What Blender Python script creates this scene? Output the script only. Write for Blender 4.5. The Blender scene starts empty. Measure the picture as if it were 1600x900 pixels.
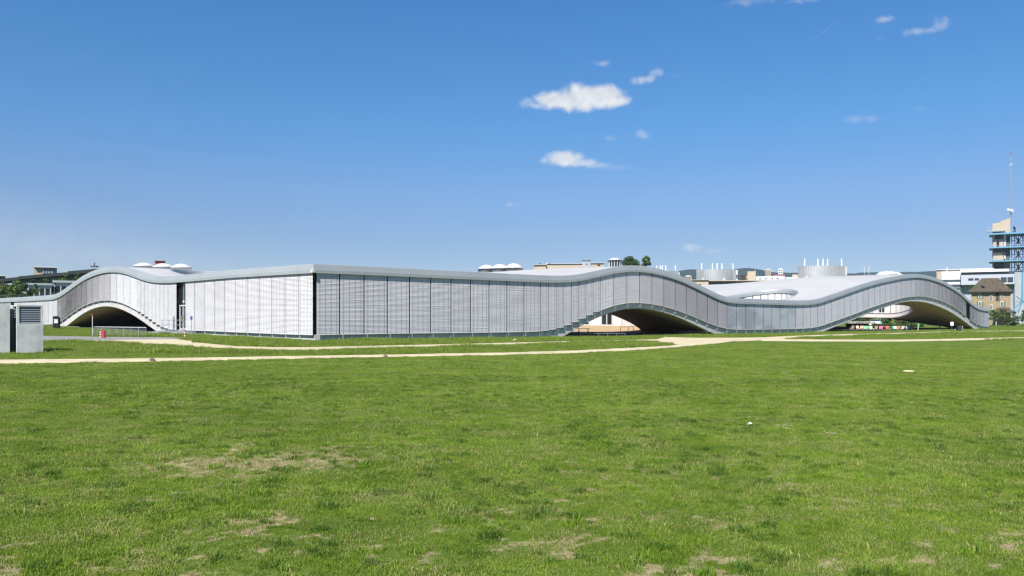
import bpy, math, random
import numpy as np
from mathutils import Vector, Matrix

R = math.radians
random.seed(7)
rng = np.random.default_rng(11)
scene = bpy.context.scene
COL = scene.collection

# ------------------------------------------------------------------ camera
F, HY, EYE = 1260.0, 496.0, 1.8          # focal length in px of the 1600 px photograph, horizon row, eye height
cam_d = bpy.data.cameras.new('camera')
cam_d.sensor_width = 36.0
cam_d.lens = 36.0 * F / 1600.0
cam_d.shift_y = (HY - 450.0) / 1600.0
cam_d.clip_end = 20000.0
cam = bpy.data.objects.new('camera', cam_d)
COL.objects.link(cam)
cam.location = (0, 0, EYE)
cam.rotation_euler = (R(90), 0, 0)
scene.camera = cam

# ------------------------------------------------------------------ sun direction (from the cast shadows)
SUN_TO = Vector((-0.26, -0.62, 0.75)).normalized()      # towards the sun
SUN_EL = math.asin(SUN_TO.z)
SUN_AZ = math.atan2(SUN_TO.x, SUN_TO.y)                 # clockwise from +Y

# ------------------------------------------------------------------ world: sky and a few fair-weather clouds
world = bpy.data.worlds.new('World')
scene.world = world
world.use_nodes = True
world.cycles.sampling_method = 'MANUAL'
world.cycles.sample_map_resolution = 512
wn, wl = world.node_tree.nodes, world.node_tree.links
wn.clear()


def N(t, **kw):
    n = wn.new(t)
    for k, v in kw.items():
        setattr(n, k, v)
    return n


def link(a, b):
    wl.new(a, b)


def wmath(op, a, b=None, c=None, clamp=False):
    n = wn.new('ShaderNodeMath')
    n.operation = op
    n.use_clamp = clamp
    for i, v in enumerate((a, b, c)):
        if v is None:
            continue
        if isinstance(v, (int, float)):
            n.inputs[i].default_value = v
        else:
            wl.new(v, n.inputs[i])
    return n.outputs[0]


out = N('ShaderNodeOutputWorld')
bg = N('ShaderNodeBackground')
bg.inputs['Strength'].default_value = 0.067
sky = N('ShaderNodeTexSky', sky_type='NISHITA', sun_disc=False)
sky.sun_elevation = SUN_EL
sky.sun_rotation = SUN_AZ
sky.altitude = 1500.0
sky.air_density = 1.0
sky.dust_density = 0.35
sky.ozone_density = 3.0
tc = N('ShaderNodeTexCoord')
sep = N('ShaderNodeSeparateXYZ')
link(tc.outputs['Generated'], sep.inputs[0])
# azimuth and elevation of the looked-at direction, in degrees
az = wmath('MULTIPLY', wmath('ARCTAN2', sep.outputs[0], sep.outputs[1]), 57.29578)
el = wmath('MULTIPLY', wmath('ARCSINE', sep.outputs[2]), 57.29578)
comb = N('ShaderNodeCombineXYZ')
link(az, comb.inputs[0])
link(el, comb.inputs[1])


def wnoise(scale, detail, rough, dist=0.0, off=0.0):
    n = N('ShaderNodeTexNoise')
    n.inputs['Scale'].default_value = scale
    n.inputs['Detail'].default_value = detail
    n.inputs['Roughness'].default_value = rough
    n.inputs['Distortion'].default_value = dist
    mp = N('ShaderNodeMapping')
    mp.inputs['Location'].default_value = (off, off * 0.7, 0)
    link(comb.outputs[0], mp.inputs[0])
    link(mp.outputs[0], n.inputs['Vector'])
    return n.outputs['Fac']


n_puff = wnoise(0.75, 4.5, 0.55, 0.35, 3.1)


def px_dir(px, py):
    x, z = (px - 800) / F, (HY - py) / F
    return math.degrees(math.atan(x)), math.degrees(math.atan2(z, math.hypot(1, x)))


# place in the sky, half width and half height in degrees, opacity, raggedness, softness
CLOUDS = [
    (866, 156, 1.7, 0.78, 1.0, 0.40, 0.65), (902, 153, 2.1, 1.1, 1.0, 0.40, 0.6), (942, 151, 1.95, 0.95, 1.0, 0.40, 0.6), (968, 157, 1.1, 0.5, 0.9, 0.5, 0.8), (908, 164, 2.7, 0.46, 0.75, 0.5, 1.0),
    (824, 160, 1.2, 0.36, 0.28, 1.9, 1.3), (846, 164, 1.1, 0.3, 0.5, 0.9, 1.0),
    (882, 248, 1.65, 0.68, 0.95, 0.45, 0.65), (902, 254, 1.8, 0.36, 0.65, 0.7, 0.9), (852, 250, 0.7, 0.32, 0.5, 0.9, 1.0), (928, 258, 1.1, 0.26, 0.32, 1.0, 1.0),
    (943, 99, 1.0, 0.30, 0.38, 1.2, 1.1), (1008, 124, 1.2, 0.36, 0.55, 1.2, 1.1), (1032, 115, 1.1, 0.4, 0.34, 2.0, 1.3),
    (1000, 211, 1.0, 0.35, 0.28, 1.2, 1.1), (955, 216, 0.8, 0.3, 0.16, 1.2, 1.1),
    (1383, 30, 0.8, 0.28, 0.40, 1.2, 1.1), (1435, 48, 1.7, 0.34, 0.34, 1.4, 1.1), (1464, 37, 0.7, 0.45, 0.40, 1.4, 1.1),
    (1180, 1, 2.4, 0.30, 0.22, 1.2, 1.2), (1265, -1, 1.6, 0.3, 0.30, 1.2, 1.2),
    (1342, 186, 1.2, 0.35, 0.22, 1.2, 1.1), (793, 320, 1.2, 0.22, 0.30, 1.2, 1.1), (1083, 386, 1.1, 0.38, 0.38, 1.0, 1.0), (1110, 392, 1.8, 0.25, 0.2, 1.2, 1.1),
    (1445, 170, 0.9, 0.3, 0.12, 1.2, 1.1), (965, 262, 1.3, 0.25, 0.14, 1.2, 1.1),
]
mask = None
# flatter below than above: stretch what lies below each centre
for (cx, cy, hw, hh, op, rag, soft) in CLOUDS:
    a0, e0 = px_dir(cx, cy)
    vm = N('ShaderNodeVectorMath', operation='MULTIPLY_ADD')
    link(comb.outputs[0], vm.inputs[0])
    vm.inputs[1].default_value = (1 / hw, 1 / hh, 0)
    vm.inputs[2].default_value = (-a0 / hw, -e0 / hh, 0)
    ln = N('ShaderNodeVectorMath', operation='LENGTH')
    link(vm.outputs[0], ln.inputs[0])
    val = wmath('MULTIPLY_ADD', n_puff, 2.2 * rag, wmath('SUBTRACT', 1.0 - 1.1 * rag, ln.outputs['Value']))
    mr = N('ShaderNodeMapRange', interpolation_type='SMOOTHSTEP')
    mr.inputs['From Min'].default_value = 0.0
    mr.inputs['From Max'].default_value = soft
    mr.inputs['To Max'].default_value = op
    link(val, mr.inputs['Value'])
    mask = mr.outputs[0] if mask is None else wmath('MAXIMUM', mask, mr.outputs[0])
# thin high veil low in the west (left of the photograph)
a0, e0 = px_dir(60, 370)
va = wmath('SUBTRACT', 1.0, wmath('ABSOLUTE', wmath('DIVIDE', wmath('SUBTRACT', az, a0 - 12), 34)), clamp=True)
vh = wmath('SUBTRACT', e0 + 1.2, wmath('MULTIPLY', wmath('SUBTRACT', az, a0), 0.13))
ve = wmath('SUBTRACT', 1.0, wmath('ABSOLUTE', wmath('DIVIDE', wmath('SUBTRACT', el, wmath('SUBTRACT', vh, 1.6)), 3.4)), clamp=True)
stretch = N('ShaderNodeMapping')
stretch.inputs['Scale'].default_value = (0.09, 0.55, 1)
stretch.inputs['Rotation'].default_value = (0, 0, R(6))
link(comb.outputs[0], stretch.inputs[0])
cirr = N('ShaderNodeTexNoise')
cirr.inputs['Scale'].default_value = 1.0
cirr.inputs['Detail'].default_value = 6
link(stretch.outputs[0], cirr.inputs['Vector'])
veil = wmath('MULTIPLY', wmath('MULTIPLY', va, ve), wmath('MULTIPLY', cirr.outputs['Fac'], 0.85), clamp=True)
mask = wmath('MAXIMUM', mask, wmath('MULTIPLY', veil, 0.7, clamp=True))
# contrail
a1, e1 = px_dir(1292, 46)
ca, sa = math.cos(R(33)), math.sin(R(33))
du = wmath('ADD', wmath('MULTIPLY', wmath('SUBTRACT', az, a1), ca), wmath('MULTIPLY', wmath('SUBTRACT', el, e1), sa))
dv = wmath('SUBTRACT', wmath('MULTIPLY', wmath('SUBTRACT', el, e1), ca), wmath('MULTIPLY', wmath('SUBTRACT', az, a1), sa))
t1 = wmath('SUBTRACT', 1.0, wmath('ABSOLUTE', wmath('DIVIDE', du, 1.5)), clamp=True)
t2 = wmath('SUBTRACT', 1.0, wmath('ABSOLUTE', wmath('DIVIDE', dv, 0.07)), clamp=True)
mask = wmath('MAXIMUM', mask, wmath('MULTIPLY', wmath('MULTIPLY', t1, t2), 0.14))
# the sky's own colour, a little more saturated as the camera recorded it
hsv = N('ShaderNodeHueSaturation')
hsv.inputs['Saturation'].default_value = 1.12
hsv.inputs['Value'].default_value = 1.0
# clear-day gradient by height above the horizon, the same all round
grad = N('ShaderNodeValToRGB')
ge = grad.color_ramp.elements
STOPS = [(0.0, (0.58, 0.58, 0.66)), (5.2, (0.69, 0.68, 0.775)), (8.8, (0.82, 0.86, 0.95)), (13.0, (0.82, 1.02, 1.14)), (21.0, (0.84, 1.12, 1.30)), (45.0, (0.85, 1.10, 1.25))]
while len(ge) < len(STOPS):
    ge.new(0.5)
for e_, (d_, c_) in zip(ge, STOPS):
    e_.position = d_ / 45.0
    e_.color = (*c_, 1)
link(wmath('DIVIDE', el, 45.0, clamp=True), grad.inputs[0])
gmul = N('ShaderNodeMix', data_type='RGBA', blend_type='MULTIPLY')
gmul.inputs['Factor'].default_value = 1.0
link(sky.outputs[0], gmul.inputs['A'])
link(grad.outputs[0], gmul.inputs['B'])
link(gmul.outputs['Result'], hsv.inputs['Color'])
cl_col = N('ShaderNodeMix', data_type='RGBA')
cl_col.inputs['A'].default_value = (5.6, 6.0, 6.6, 1)
cl_col.inputs['B'].default_value = (7.6, 7.6, 7.7, 1)
link(wmath('MULTIPLY', wmath('SUBTRACT', n_puff, 0.32), 3.2, clamp=True), cl_col.inputs['Factor'])
mix = N('ShaderNodeMix', data_type='RGBA')
link(wmath('MULTIPLY', mask, 0.93), mix.inputs['Factor'])
link(hsv.outputs[0], mix.inputs['A'])
link(cl_col.outputs['Result'], mix.inputs['B'])
link(mix.outputs['Result'], bg.inputs['Color'])
link(bg.outputs[0], out.inputs['Surface'])

# ------------------------------------------------------------------ sun lamp
sd = bpy.data.lights.new('sun', 'SUN')
sd.energy = 5.0
sd.angle = R(0.53)
sd.color = (1.0, 0.955, 0.88)
sun = bpy.data.objects.new('sun', sd)
COL.objects.link(sun)
sun.rotation_euler = SUN_TO.to_track_quat('Z', 'Y').to_euler()
sun.location = (-60, -120, 150)

# ------------------------------------------------------------------ exposure and render settings
scene.view_settings.view_transform = 'Standard'
scene.view_settings.look = 'None'
scene.view_settings.exposure = 0.8
scene.view_settings.gamma = 1.0
scene.render.engine = 'CYCLES'
scene.cycles.use_denoising = True
scene.cycles.filter_width = 1.35
scene.cycles.max_bounces = 6
scene.cycles.diffuse_bounces = 4
scene.cycles.glossy_bounces = 3
scene.cycles.transmission_bounces = 4
scene.cycles.transparent_max_bounces = 8
scene.cycles.volume_bounces = 0
scene.cycles.caustics_reflective = False
scene.cycles.caustics_refractive = False


# ------------------------------------------------------------------ materials
def mat(name, color, rough=0.7, metal=0.0, var=0.0, scale=3.0, bump=0.0, bscale=30.0, spec=0.5, color2=None, detail=5.0, ramp=(0.35, 0.65), stretch3=None, streak=0.0):
    m = bpy.data.materials.new(name)
    m.use_nodes = True
    nt = m.node_tree
    b = nt.nodes['Principled BSDF']
    b.inputs['Roughness'].default_value = rough
    b.inputs['Metallic'].default_value = metal
    b.inputs['Specular IOR Level'].default_value = spec
    c = (*color, 1)
    b.inputs['Base Color'].default_value = c
    geo = nt.nodes.new('ShaderNodeNewGeometry')
    if var or color2:
        nz = nt.nodes.new('ShaderNodeTexNoise')
        nz.inputs['Scale'].default_value = scale
        nz.inputs['Detail'].default_value = detail
        nz.inputs['Roughness'].default_value = 0.6
        src = geo.outputs['Position']
        if stretch3:
            mp = nt.nodes.new('ShaderNodeMapping')
            mp.inputs['Scale'].default_value = stretch3
            nt.links.new(src, mp.inputs[0])
            src = mp.outputs[0]
        nt.links.new(src, nz.inputs['Vector'])
        rp = nt.nodes.new('ShaderNodeValToRGB')
        rp.color_ramp.elements[0].position = ramp[0]
        rp.color_ramp.elements[1].position = ramp[1]
        if color2:
            rp.color_ramp.elements[0].color = c
            rp.color_ramp.elements[1].color = (*color2, 1)
        else:
            rp.color_ramp.elements[0].color = tuple(max(0, x * (1 - var)) for x in color) + (1,)
            rp.color_ramp.elements[1].color = tuple(min(1, x * (1 + var)) for x in color) + (1,)
        nt.links.new(nz.outputs['Fac'], rp.inputs[0])
        nt.links.new(rp.outputs[0], b.inputs['Base Color'])
    if bump:
        nb = nt.nodes.new('ShaderNodeTexNoise')
        nb.inputs['Scale'].default_value = bscale
        nb.inputs['Detail'].default_value = 4
        nt.links.new(geo.outputs['Position'], nb.inputs['Vector'])
        bp = nt.nodes.new('ShaderNodeBump')
        bp.inputs['Strength'].default_value = bump
        bp.inputs['Distance'].default_value = 0.05
        nt.links.new(nb.outputs['Fac'], bp.inputs['Height'])
        nt.links.new(bp.outputs[0], b.inputs['Normal'])
    return m


M = {}
M['blind'] = mat('blind aluminium', (0.605, 0.585, 0.59), 0.42, 0.08, var=0.05, scale=0.6, stretch3=(1, 1, 3))
M['blind_reflect'] = mat('blind aluminium with painted reflections', (0.37, 0.37, 0.38), 0.3, 0.1, color2=(0.50, 0.52, 0.535), scale=0.22, stretch3=(1, 1, 1.6), ramp=(0.44, 0.56))  # pale reflections of the valley bays painted into the blind colour as streaky noise


def vary_by_object(m, amount):
    """no two blinds weather quite alike"""
    nt = m.node_tree
    b = nt.nodes['Principled BSDF']
    src = b.inputs['Base Color'].links[0].from_socket
    oi = nt.nodes.new('ShaderNodeObjectInfo')
    mr = nt.nodes.new('ShaderNodeMapRange')
    mr.inputs['To Min'].default_value = 1 - amount
    mr.inputs['To Max'].default_value = 1 + amount
    nt.links.new(oi.outputs['Random'], mr.inputs['Value'])
    mx = nt.nodes.new('ShaderNodeVectorMath')
    mx.operation = 'SCALE'
    nt.links.new(src, mx.inputs[0])
    nt.links.new(mr.outputs[0], mx.inputs['Scale'])
    nt.links.new(mx.outputs[0], b.inputs['Base Color'])


vary_by_object(M['blind'], 0.045)
vary_by_object(M['blind_reflect'], 0.06)
M['cord'] = mat('blind guide', (0.28, 0.29, 0.30), 0.6)
M['hem'] = mat('blind bottom rail', (0.58, 0.585, 0.59), 0.4, 0.2)
M['fascia'] = mat('fascia aluminium', (0.36, 0.38, 0.395), 0.42, 0.22, var=0.05, scale=0.35)
M['seam'] = mat('dark seam', (0.05, 0.055, 0.06), 0.6)
M['roof'] = mat('roof membrane', (0.385, 0.38, 0.38), 0.7, 0.0, var=0.05, scale=0.12)


def roof_sheets(m):
    """welded membrane sheets: faint seams and slightly different sheets"""
    nt = m.node_tree
    b = nt.nodes['Principled BSDF']
    src = b.inputs['Base Color'].links[0].from_socket
    geo = nt.nodes.new('ShaderNodeNewGeometry')
    mp = nt.nodes.new('ShaderNodeMapping')
    mp.inputs['Rotation'].default_value = (0, 0, R(46.4))
    nt.links.new(geo.outputs['Position'], mp.inputs[0])
    br = nt.nodes.new('ShaderNodeTexBrick')
    br.inputs['Scale'].default_value = 1.0
    br.inputs['Brick Width'].default_value = 11.0
    br.inputs['Row Height'].default_value = 1.9
    br.inputs['Mortar Size'].default_value = 0.05
    br.inputs['Color1'].default_value = (1.03, 1.03, 1.03, 1)
    br.inputs['Color2'].default_value = (0.95, 0.95, 0.955, 1)
    br.inputs['Mortar'].default_value = (0.80, 0.80, 0.81, 1)
    nt.links.new(mp.outputs[0], br.inputs['Vector'])
    mx = nt.nodes.new('ShaderNodeMix')
    mx.data_type = 'RGBA'
    mx.blend_type = 'MULTIPLY'
    mx.inputs['Factor'].default_value = 1.0
    nt.links.new(src, mx.inputs['A'])
    nt.links.new(br.outputs['Color'], mx.inputs['B'])
    nt.links.new(mx.outputs['Result'], b.inputs['Base Color'])


roof_sheets(M['roof'])
M['glass'] = mat('dark facade glass', (0.012, 0.018, 0.018), 0.06, 0.0, spec=0.6)
M['glass_far'] = mat('window glass', (0.04, 0.055, 0.065), 0.08, 0.0, spec=0.7)
M['conc'] = mat('pale concrete', (0.50, 0.472, 0.48), 0.8, var=0.08, scale=0.7, bump=0.1, bscale=8)
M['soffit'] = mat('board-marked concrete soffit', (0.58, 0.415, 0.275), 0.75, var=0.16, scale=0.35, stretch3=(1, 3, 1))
M['conc_box'] = mat('grey shuttered concrete', (0.47, 0.475, 0.475), 0.8, var=0.16, scale=1.6, bump=0.12, bscale=14)
M['louver'] = mat('louver steel', (0.33, 0.37, 0.42), 0.5, 0.3)
M['dark'] = mat('dark void', (0.03, 0.03, 0.032), 0.7)
M['frame'] = mat('silver frame', (0.62, 0.64, 0.66), 0.4, 0.3)
M['steel'] = mat('galvanised steel', (0.30, 0.32, 0.34), 0.45, 0.25)
M['white'] = mat('white paint', (0.62, 0.62, 0.61), 0.5)
M['dome'] = mat('opal skylight', (0.52, 0.52, 0.515), 0.35)
M['red'] = mat('red paint', (0.33, 0.04, 0.04), 0.5)
M['crimson'] = mat('red cladding', (0.42, 0.05, 0.07), 0.6, var=0.1, scale=0.4)
M['black'] = mat('black enamel', (0.012, 0.012, 0.014), 0.35)
M['path'] = mat('pale compacted gravel', (0.465, 0.395, 0.255), 0.95, var=0.14, scale=0.7, bump=0.35, bscale=40)
M['sand'] = mat('sandy courtyard gravel', (0.37, 0.255, 0.14), 0.95, var=0.10, scale=0.8, bump=0.2, bscale=30)
M['asphalt'] = mat('worn asphalt', (0.20, 0.195, 0.19), 0.9, var=0.12, scale=0.7, bump=0.2, bscale=60)
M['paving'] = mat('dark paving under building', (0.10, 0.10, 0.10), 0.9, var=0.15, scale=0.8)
M['beige'] = mat('beige render', (0.40, 0.335, 0.26), 0.85, var=0.06, scale=0.15)
M['cream'] = mat('cream house wall', (0.275, 0.213, 0.13), 0.85, var=0.07, scale=0.5)
M['tile'] = mat('weathered roof tiles', (0.046, 0.035, 0.024), 0.85, color2=(0.088, 0.068, 0.046), scale=1.3, bump=0.4, bscale=6)
M['shutter'] = mat('green shutter', (0.05, 0.12, 0.06), 0.6)
M['bluesteel'] = mat('light blue steel', (0.13, 0.285, 0.43), 0.45, 0.1)
M['navysteel'] = mat('blue steel lattice', (0.055, 0.10, 0.22), 0.5, 0.1)
M['towerconc'] = mat('tower concrete', (0.26, 0.24, 0.215), 0.85, var=0.1, scale=0.3)
M['greypanel'] = mat('grey cladding', (0.40, 0.42, 0.48), 0.55, 0.1)
M['whitepanel'] = mat('white cladding', (0.55, 0.57, 0.60), 0.5, 0.1, var=0.04, scale=0.2)
M['silver'] = mat('ribbed silver cladding', (0.50, 0.51, 0.52), 0.4, 0.45, var=0.06, scale=0.3)
M['chimney'] = mat('bright steel stack', (0.60, 0.62, 0.64), 0.35, 0.1)
M['darkroof'] = mat('dark green sheet roof', (0.022, 0.028, 0.028), 0.7)
M['darkwall'] = mat('dark storey', (0.055, 0.06, 0.065), 0.7, var=0.3, scale=0.2)
M['greyterrace'] = mat('grey terrace concrete', (0.30, 0.33, 0.36), 0.7, var=0.1, scale=0.3)
M['wood'] = mat('weathered bench wood', (0.12, 0.09, 0.07), 0.8)
M['bark'] = mat('bark', (0.10, 0.075, 0.055), 0.9, var=0.2, scale=4)
M['hill'] = mat('wooded hill', (0.016, 0.032, 0.030), 1.0, var=0.3, scale=0.01, bump=0.6, bscale=0.02, spec=0.0)
M['skin'] = mat('skin', (0.45, 0.27, 0.19), 0.6)
M['cloth_dark'] = mat('dark clothing', (0.06, 0.035, 0.04), 0.9)
M['cloth_green'] = mat('green clothing', (0.10, 0.36, 0.07), 0.9)
M['cloth_pale'] = mat('pale trousers', (0.5, 0.5, 0.48), 0.9)
M['carwhite'] = mat('white car paint', (0.72, 0.74, 0.77), 0.25, 0.0)
M['tyre'] = mat('tyre rubber', (0.02, 0.02, 0.02), 0.85)
M['lamp_red'] = mat('red lamp lens', (0.5, 0.03, 0.03), 0.3)
M['signblue'] = mat('blue sign', (0.06, 0.08, 0.25), 0.5)
M['stick'] = mat('bleached straw', (0.33, 0.29, 0.20), 0.9)


def leafmat(name, c1, c2, scale=1.2, trans=0.25):
    m = bpy.data.materials.new(name)
    m.use_nodes = True
    nt = m.node_tree
    b = nt.nodes['Principled BSDF']
    b.inputs['Roughness'].default_value = 0.6
    b.inputs['Specular IOR Level'].default_value = 0.25
    geo = nt.nodes.new('ShaderNodeNewGeometry')
    nz = nt.nodes.new('ShaderNodeTexNoise')
    nz.inputs['Scale'].default_value = scale
    nz.inputs['Detail'].default_value = 4
    nt.links.new(geo.outputs['Position'], nz.inputs['Vector'])
    oi = nt.nodes.new('ShaderNodeNewGeometry')
    ad = nt.nodes.new('ShaderNodeMath')
    ad.operation = 'MULTIPLY_ADD'
    nt.links.new(oi.outputs['Random Per Island'], ad.inputs[0])
    ad.inputs[1].default_value = 0.35
    ad2 = nt.nodes.new('ShaderNodeMath')
    ad2.operation = 'SUBTRACT'
    nt.links.new(nz.outputs['Fac'], ad2.inputs[0])
    ad2.inputs[1].default_value = 0.17
    nt.links.new(ad2.outputs[0], ad.inputs[2])
    rp = nt.nodes.new('ShaderNodeValToRGB')
    rp.color_ramp.elements[0].position = 0.3
    rp.color_ramp.elements[1].position = 0.7
    rp.color_ramp.elements[0].color = (*c1, 1)
    rp.color_ramp.elements[1].color = (*c2, 1)
    nt.links.new(ad.outputs[0], rp.inputs[0])
    nt.links.new(rp.outputs[0], b.inputs['Base Color'])
    tr = nt.nodes.new('ShaderNodeBsdfTranslucent')
    nt.links.new(rp.outputs[0], tr.inputs['Color'])
    mx = nt.nodes.new('ShaderNodeMixShader')
    mx.inputs[0].default_value = trans
    nt.links.new(b.outputs[0], mx.inputs[1])
    nt.links.new(tr.outputs[0], mx.inputs[2])
    nt.links.new(mx.outputs[0], nt.nodes['Material Output'].inputs['Surface'])
    return m


M['leaf_dark'] = leafmat('dark leaves', (0.025, 0.055, 0.018), (0.06, 0.115, 0.035))
M['leaf_mid'] = leafmat('mid green leaves', (0.045, 0.09, 0.02), (0.12, 0.19, 0.045))
M['leaf_olive'] = leafmat('olive leaves', (0.06, 0.085, 0.025), (0.13, 0.15, 0.05))


# ------------------------------------------------------------------ mesh helper
class MB:
    def __init__(self):
        self.v, self.f, self.m = [], [], []

    def quad(self, a, b, c, d, mi=0):
        n = len(self.v)
        self.v += [tuple(a), tuple(b), tuple(c), tuple(d)]
        self.f.append((n, n + 1, n + 2, n + 3))
        self.m.append(mi)

    def tri(self, a, b, c, mi=0):
        n = len(self.v)
        self.v += [tuple(a), tuple(b), tuple(c)]
        self.f.append((n, n + 1, n + 2))
        self.m.append(mi)

    def hexa(self, p, mi=0):
        """p: 8 points, bottom ring 0-3 then top ring 4-7"""
        n = len(self.v)
        self.v += [tuple(q) for q in p]
        for q in ((3, 2, 1, 0), (4, 5, 6, 7), (0, 1, 5, 4), (1, 2, 6, 5), (2, 3, 7, 6), (3, 0, 4, 7)):
            self.f.append(tuple(n + i for i in q))
            self.m.append(mi)

    def box(self, c, s, ang=0.0, mi=0):
        """centre of the base, full sizes, turned about z"""
        ca, sa = math.cos(ang), math.sin(ang)
        P = []
        for dz in (0, s[2]):
            for dx, dy in ((-.5, -.5), (.5, -.5), (.5, .5), (-.5, .5)):
                x, y = dx * s[0], dy * s[1]
                P.append((c[0] + x * ca - y * sa, c[1] + x * sa + y * ca, c[2] + dz))
        self.hexa(P, mi)

    def bar(self, a, b, w, h=None, mi=0):
        a, b = Vector(a), Vector(b)
        h = h or w
        d = (b - a).normalized()
        up = Vector((0, 0, 1)) if abs(d.z) < 0.95 else Vector((1, 0, 0))
        s = d.cross(up).normalized() * (w / 2)
        t = s.cross(d).normalized() * (h / 2)
        self.hexa([a - s - t, a + s - t, a + s + t, a - s + t, b - s - t, b + s - t, b + s + t, b - s + t], mi)

    def tube(self, pts, rad, n=8, mi=0, cap=True):
        pts = [Vector(p) for p in pts]
        rad = rad if isinstance(rad, (list, tuple)) else [rad] * len(pts)
        base = len(self.v)
        for i, p in enumerate(pts):
            d = (pts[min(i + 1, len(pts) - 1)] - pts[max(i - 1, 0)]).normalized()
            up = Vector((0, 0, 1)) if abs(d.z) < 0.9 else Vector((1, 0, 0))
            s = d.cross(up).normalized()
            t = s.cross(d).normalized()
            for k in range(n):
                an = 2 * math.pi * k / n
                self.v.append(tuple(p + (s * math.cos(an) + t * math.sin(an)) * rad[i]))
        for i in range(len(pts) - 1):
            for k in range(n):
                a, b = base + i * n + k, base + i * n + (k + 1) % n
                self.f.append((a, b, b + n, a + n))
                self.m.append(mi)
        if cap:
            self.f.append(tuple(base + k for k in range(n))[::-1])
            self.m.append(mi)
            e = base + (len(pts) - 1) * n
            self.f.append(tuple(e + k for k in range(n)))
            self.m.append(mi)

    def lathe(self, c, prof, n=24, mi=0):
        base = len(self.v)
        for r, z in prof:
            for k in range(n):
                an = 2 * math.pi * k / n
                self.v.append((c[0] + r * math.cos(an), c[1] + r * math.sin(an), c[2] + z))
        for i in range(len(prof) - 1):
            for k in range(n):
                a, b = base + i * n + k, base + i * n + (k + 1) % n
                self.f.append((a, b, b + n, a + n))
                self.m.append(mi)
        e = base + (len(prof) - 1) * n
        self.f.append(tuple(e + k for k in range(n)))
        self.m.append(mi)

    def build(self, name, mats, parent=None, smooth=False, origin=None):
        me = bpy.data.meshes.new(name)
        off = Vector(origin) if origin is not None else Vector((0, 0, 0))
        po = wloc(parent) if parent is not None else Vector((0, 0, 0))
        vs = [(x - po.x - off.x, y - po.y - off.y, z - po.z - off.z) for x, y, z in self.v]
        me.from_pydata(vs, [], self.f)
        if not isinstance(mats, (list, tuple)):
            mats = [mats]
        for m in mats:
            me.materials.append(M[m] if isinstance(m, str) else m)
        if len(mats) > 1:
            me.polygons.foreach_set('material_index', self.m)
        if smooth:
            me.polygons.foreach_set('use_smooth', [True] * len(me.polygons))
        me.update()
        o = bpy.data.objects.new(name, me)
        COL.objects.link(o)
        if parent is not None:
            o.parent = parent
        if origin is not None:
            o.location = off
        return o


def wloc(o):
    p = Vector((0, 0, 0))
    while o is not None:
        p = p + o.location
        o = o.parent
    return p


def tag(o, label=None, cat=None, group=None, kind=None):
    if label:
        o['label'] = label
    if cat:
        o['category'] = cat
    if group:
        o['group'] = group
    if kind:
        o['kind'] = kind
    return o


def empty(name, loc, label, cat, group=None):
    o = bpy.data.objects.new(name, None)
    o.empty_display_size = 0.2
    COL.objects.link(o)
    o.location = loc
    tag(o, label, cat, group)
    return o


def sstep(a, b, x):
    t = np.clip((np.asarray(x, float) - a) / (b - a), 0, 1)
    return t * t * (3 - 2 * t)


# ------------------------------------------------------------------ terrain height
GX = np.array([-4000, -200, -60.7, -32.3, -15.2, 0, 34.8, 102.9, 200, 4000], float)
GZ = np.array([1.2, 1.0, 0.49, 0.09, 0.0, -0.14, -0.40, -0.60, -0.70, -0.7], float)


def ground(x, y):
    x = np.asarray(x, float)
    y = np.asarray(y, float)
    g = np.interp(x, GX, GZ)
    g = g + 0.22 * (1 - sstep(6, 34, np.hypot(x, y)))                    # slight rise towards the viewer
    g = g - 0.38 * np.exp(-(((x - 75) / 13) ** 2 + ((y - 163) / 9) ** 2))  # sunken terrace under the far arch
    g = g + 0.35 * sstep(190, 225, y) * sstep(40, 70, x)
    g = g + 5.0 * sstep(190, 330, y) * (1 - sstep(-20, 20, x))           # the campus rises behind on the left
    return g


def G(x, y):
    return float(ground(x, y))


def at(px, py, D):
    return Vector(((px - 800) / F * D, D, EYE + (HY - py) / F * D))


def gp(px, py, dz=0.0):
    """point of the terrain seen at a photograph pixel"""
    g = 0.0
    for _ in range(30):
        D = (EYE - g) * F / (py - HY)
        x = (px - 800) / F * D
        g = 0.6 * g + 0.4 * (G(x, D) + dz)
    return Vector((x, D, g))


# ------------------------------------------------------------------ the two facades seen: plan geometry
PHI = R(46.4)
SX, CX = math.sin(PHI), math.cos(PHI)
C0 = Vector((-15.16, 61.7, 0))
LU, LV, MOD = 163.2, 121.5, 2.25


def P(u, v, z, nr=0.0):
    return Vector((C0.x + u * SX - v * CX, C0.y + u * CX + v * SX, z))


def trR(px, py):
    k = (px - 800) / F
    u = (k * C0.y - C0.x) / (SX - k * CX)
    return u, EYE + (HY - py) * (C0.y + u * CX) / F


def trL(px, py):
    k = (px - 800) / F
    v = (C0.x - k * C0.y) / (CX + k * SX)
    return v, EYE + (HY - py) * (C0.y + v * SX) / F


def curve(tr, pts, length, sig=1.2, head=None, tail=None):
    q = sorted(tr(*p) for p in pts)
    s = np.arange(-8, length + 8.01, 0.25)
    xs, zs = np.array([a for a, _ in q]), np.array([b for _, b in q])
    if head is not None:
        pass
    z = np.interp(s, xs, zs)
    k = np.exp(-0.5 * (np.arange(-16, 17) * 0.25 / sig) ** 2)
    k /= k.sum()
    zp = np.pad(z, 16, mode='edge')
    z = np.convolve(zp, k, mode='valid')
    return lambda t: np.interp(t, s, z)


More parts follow.
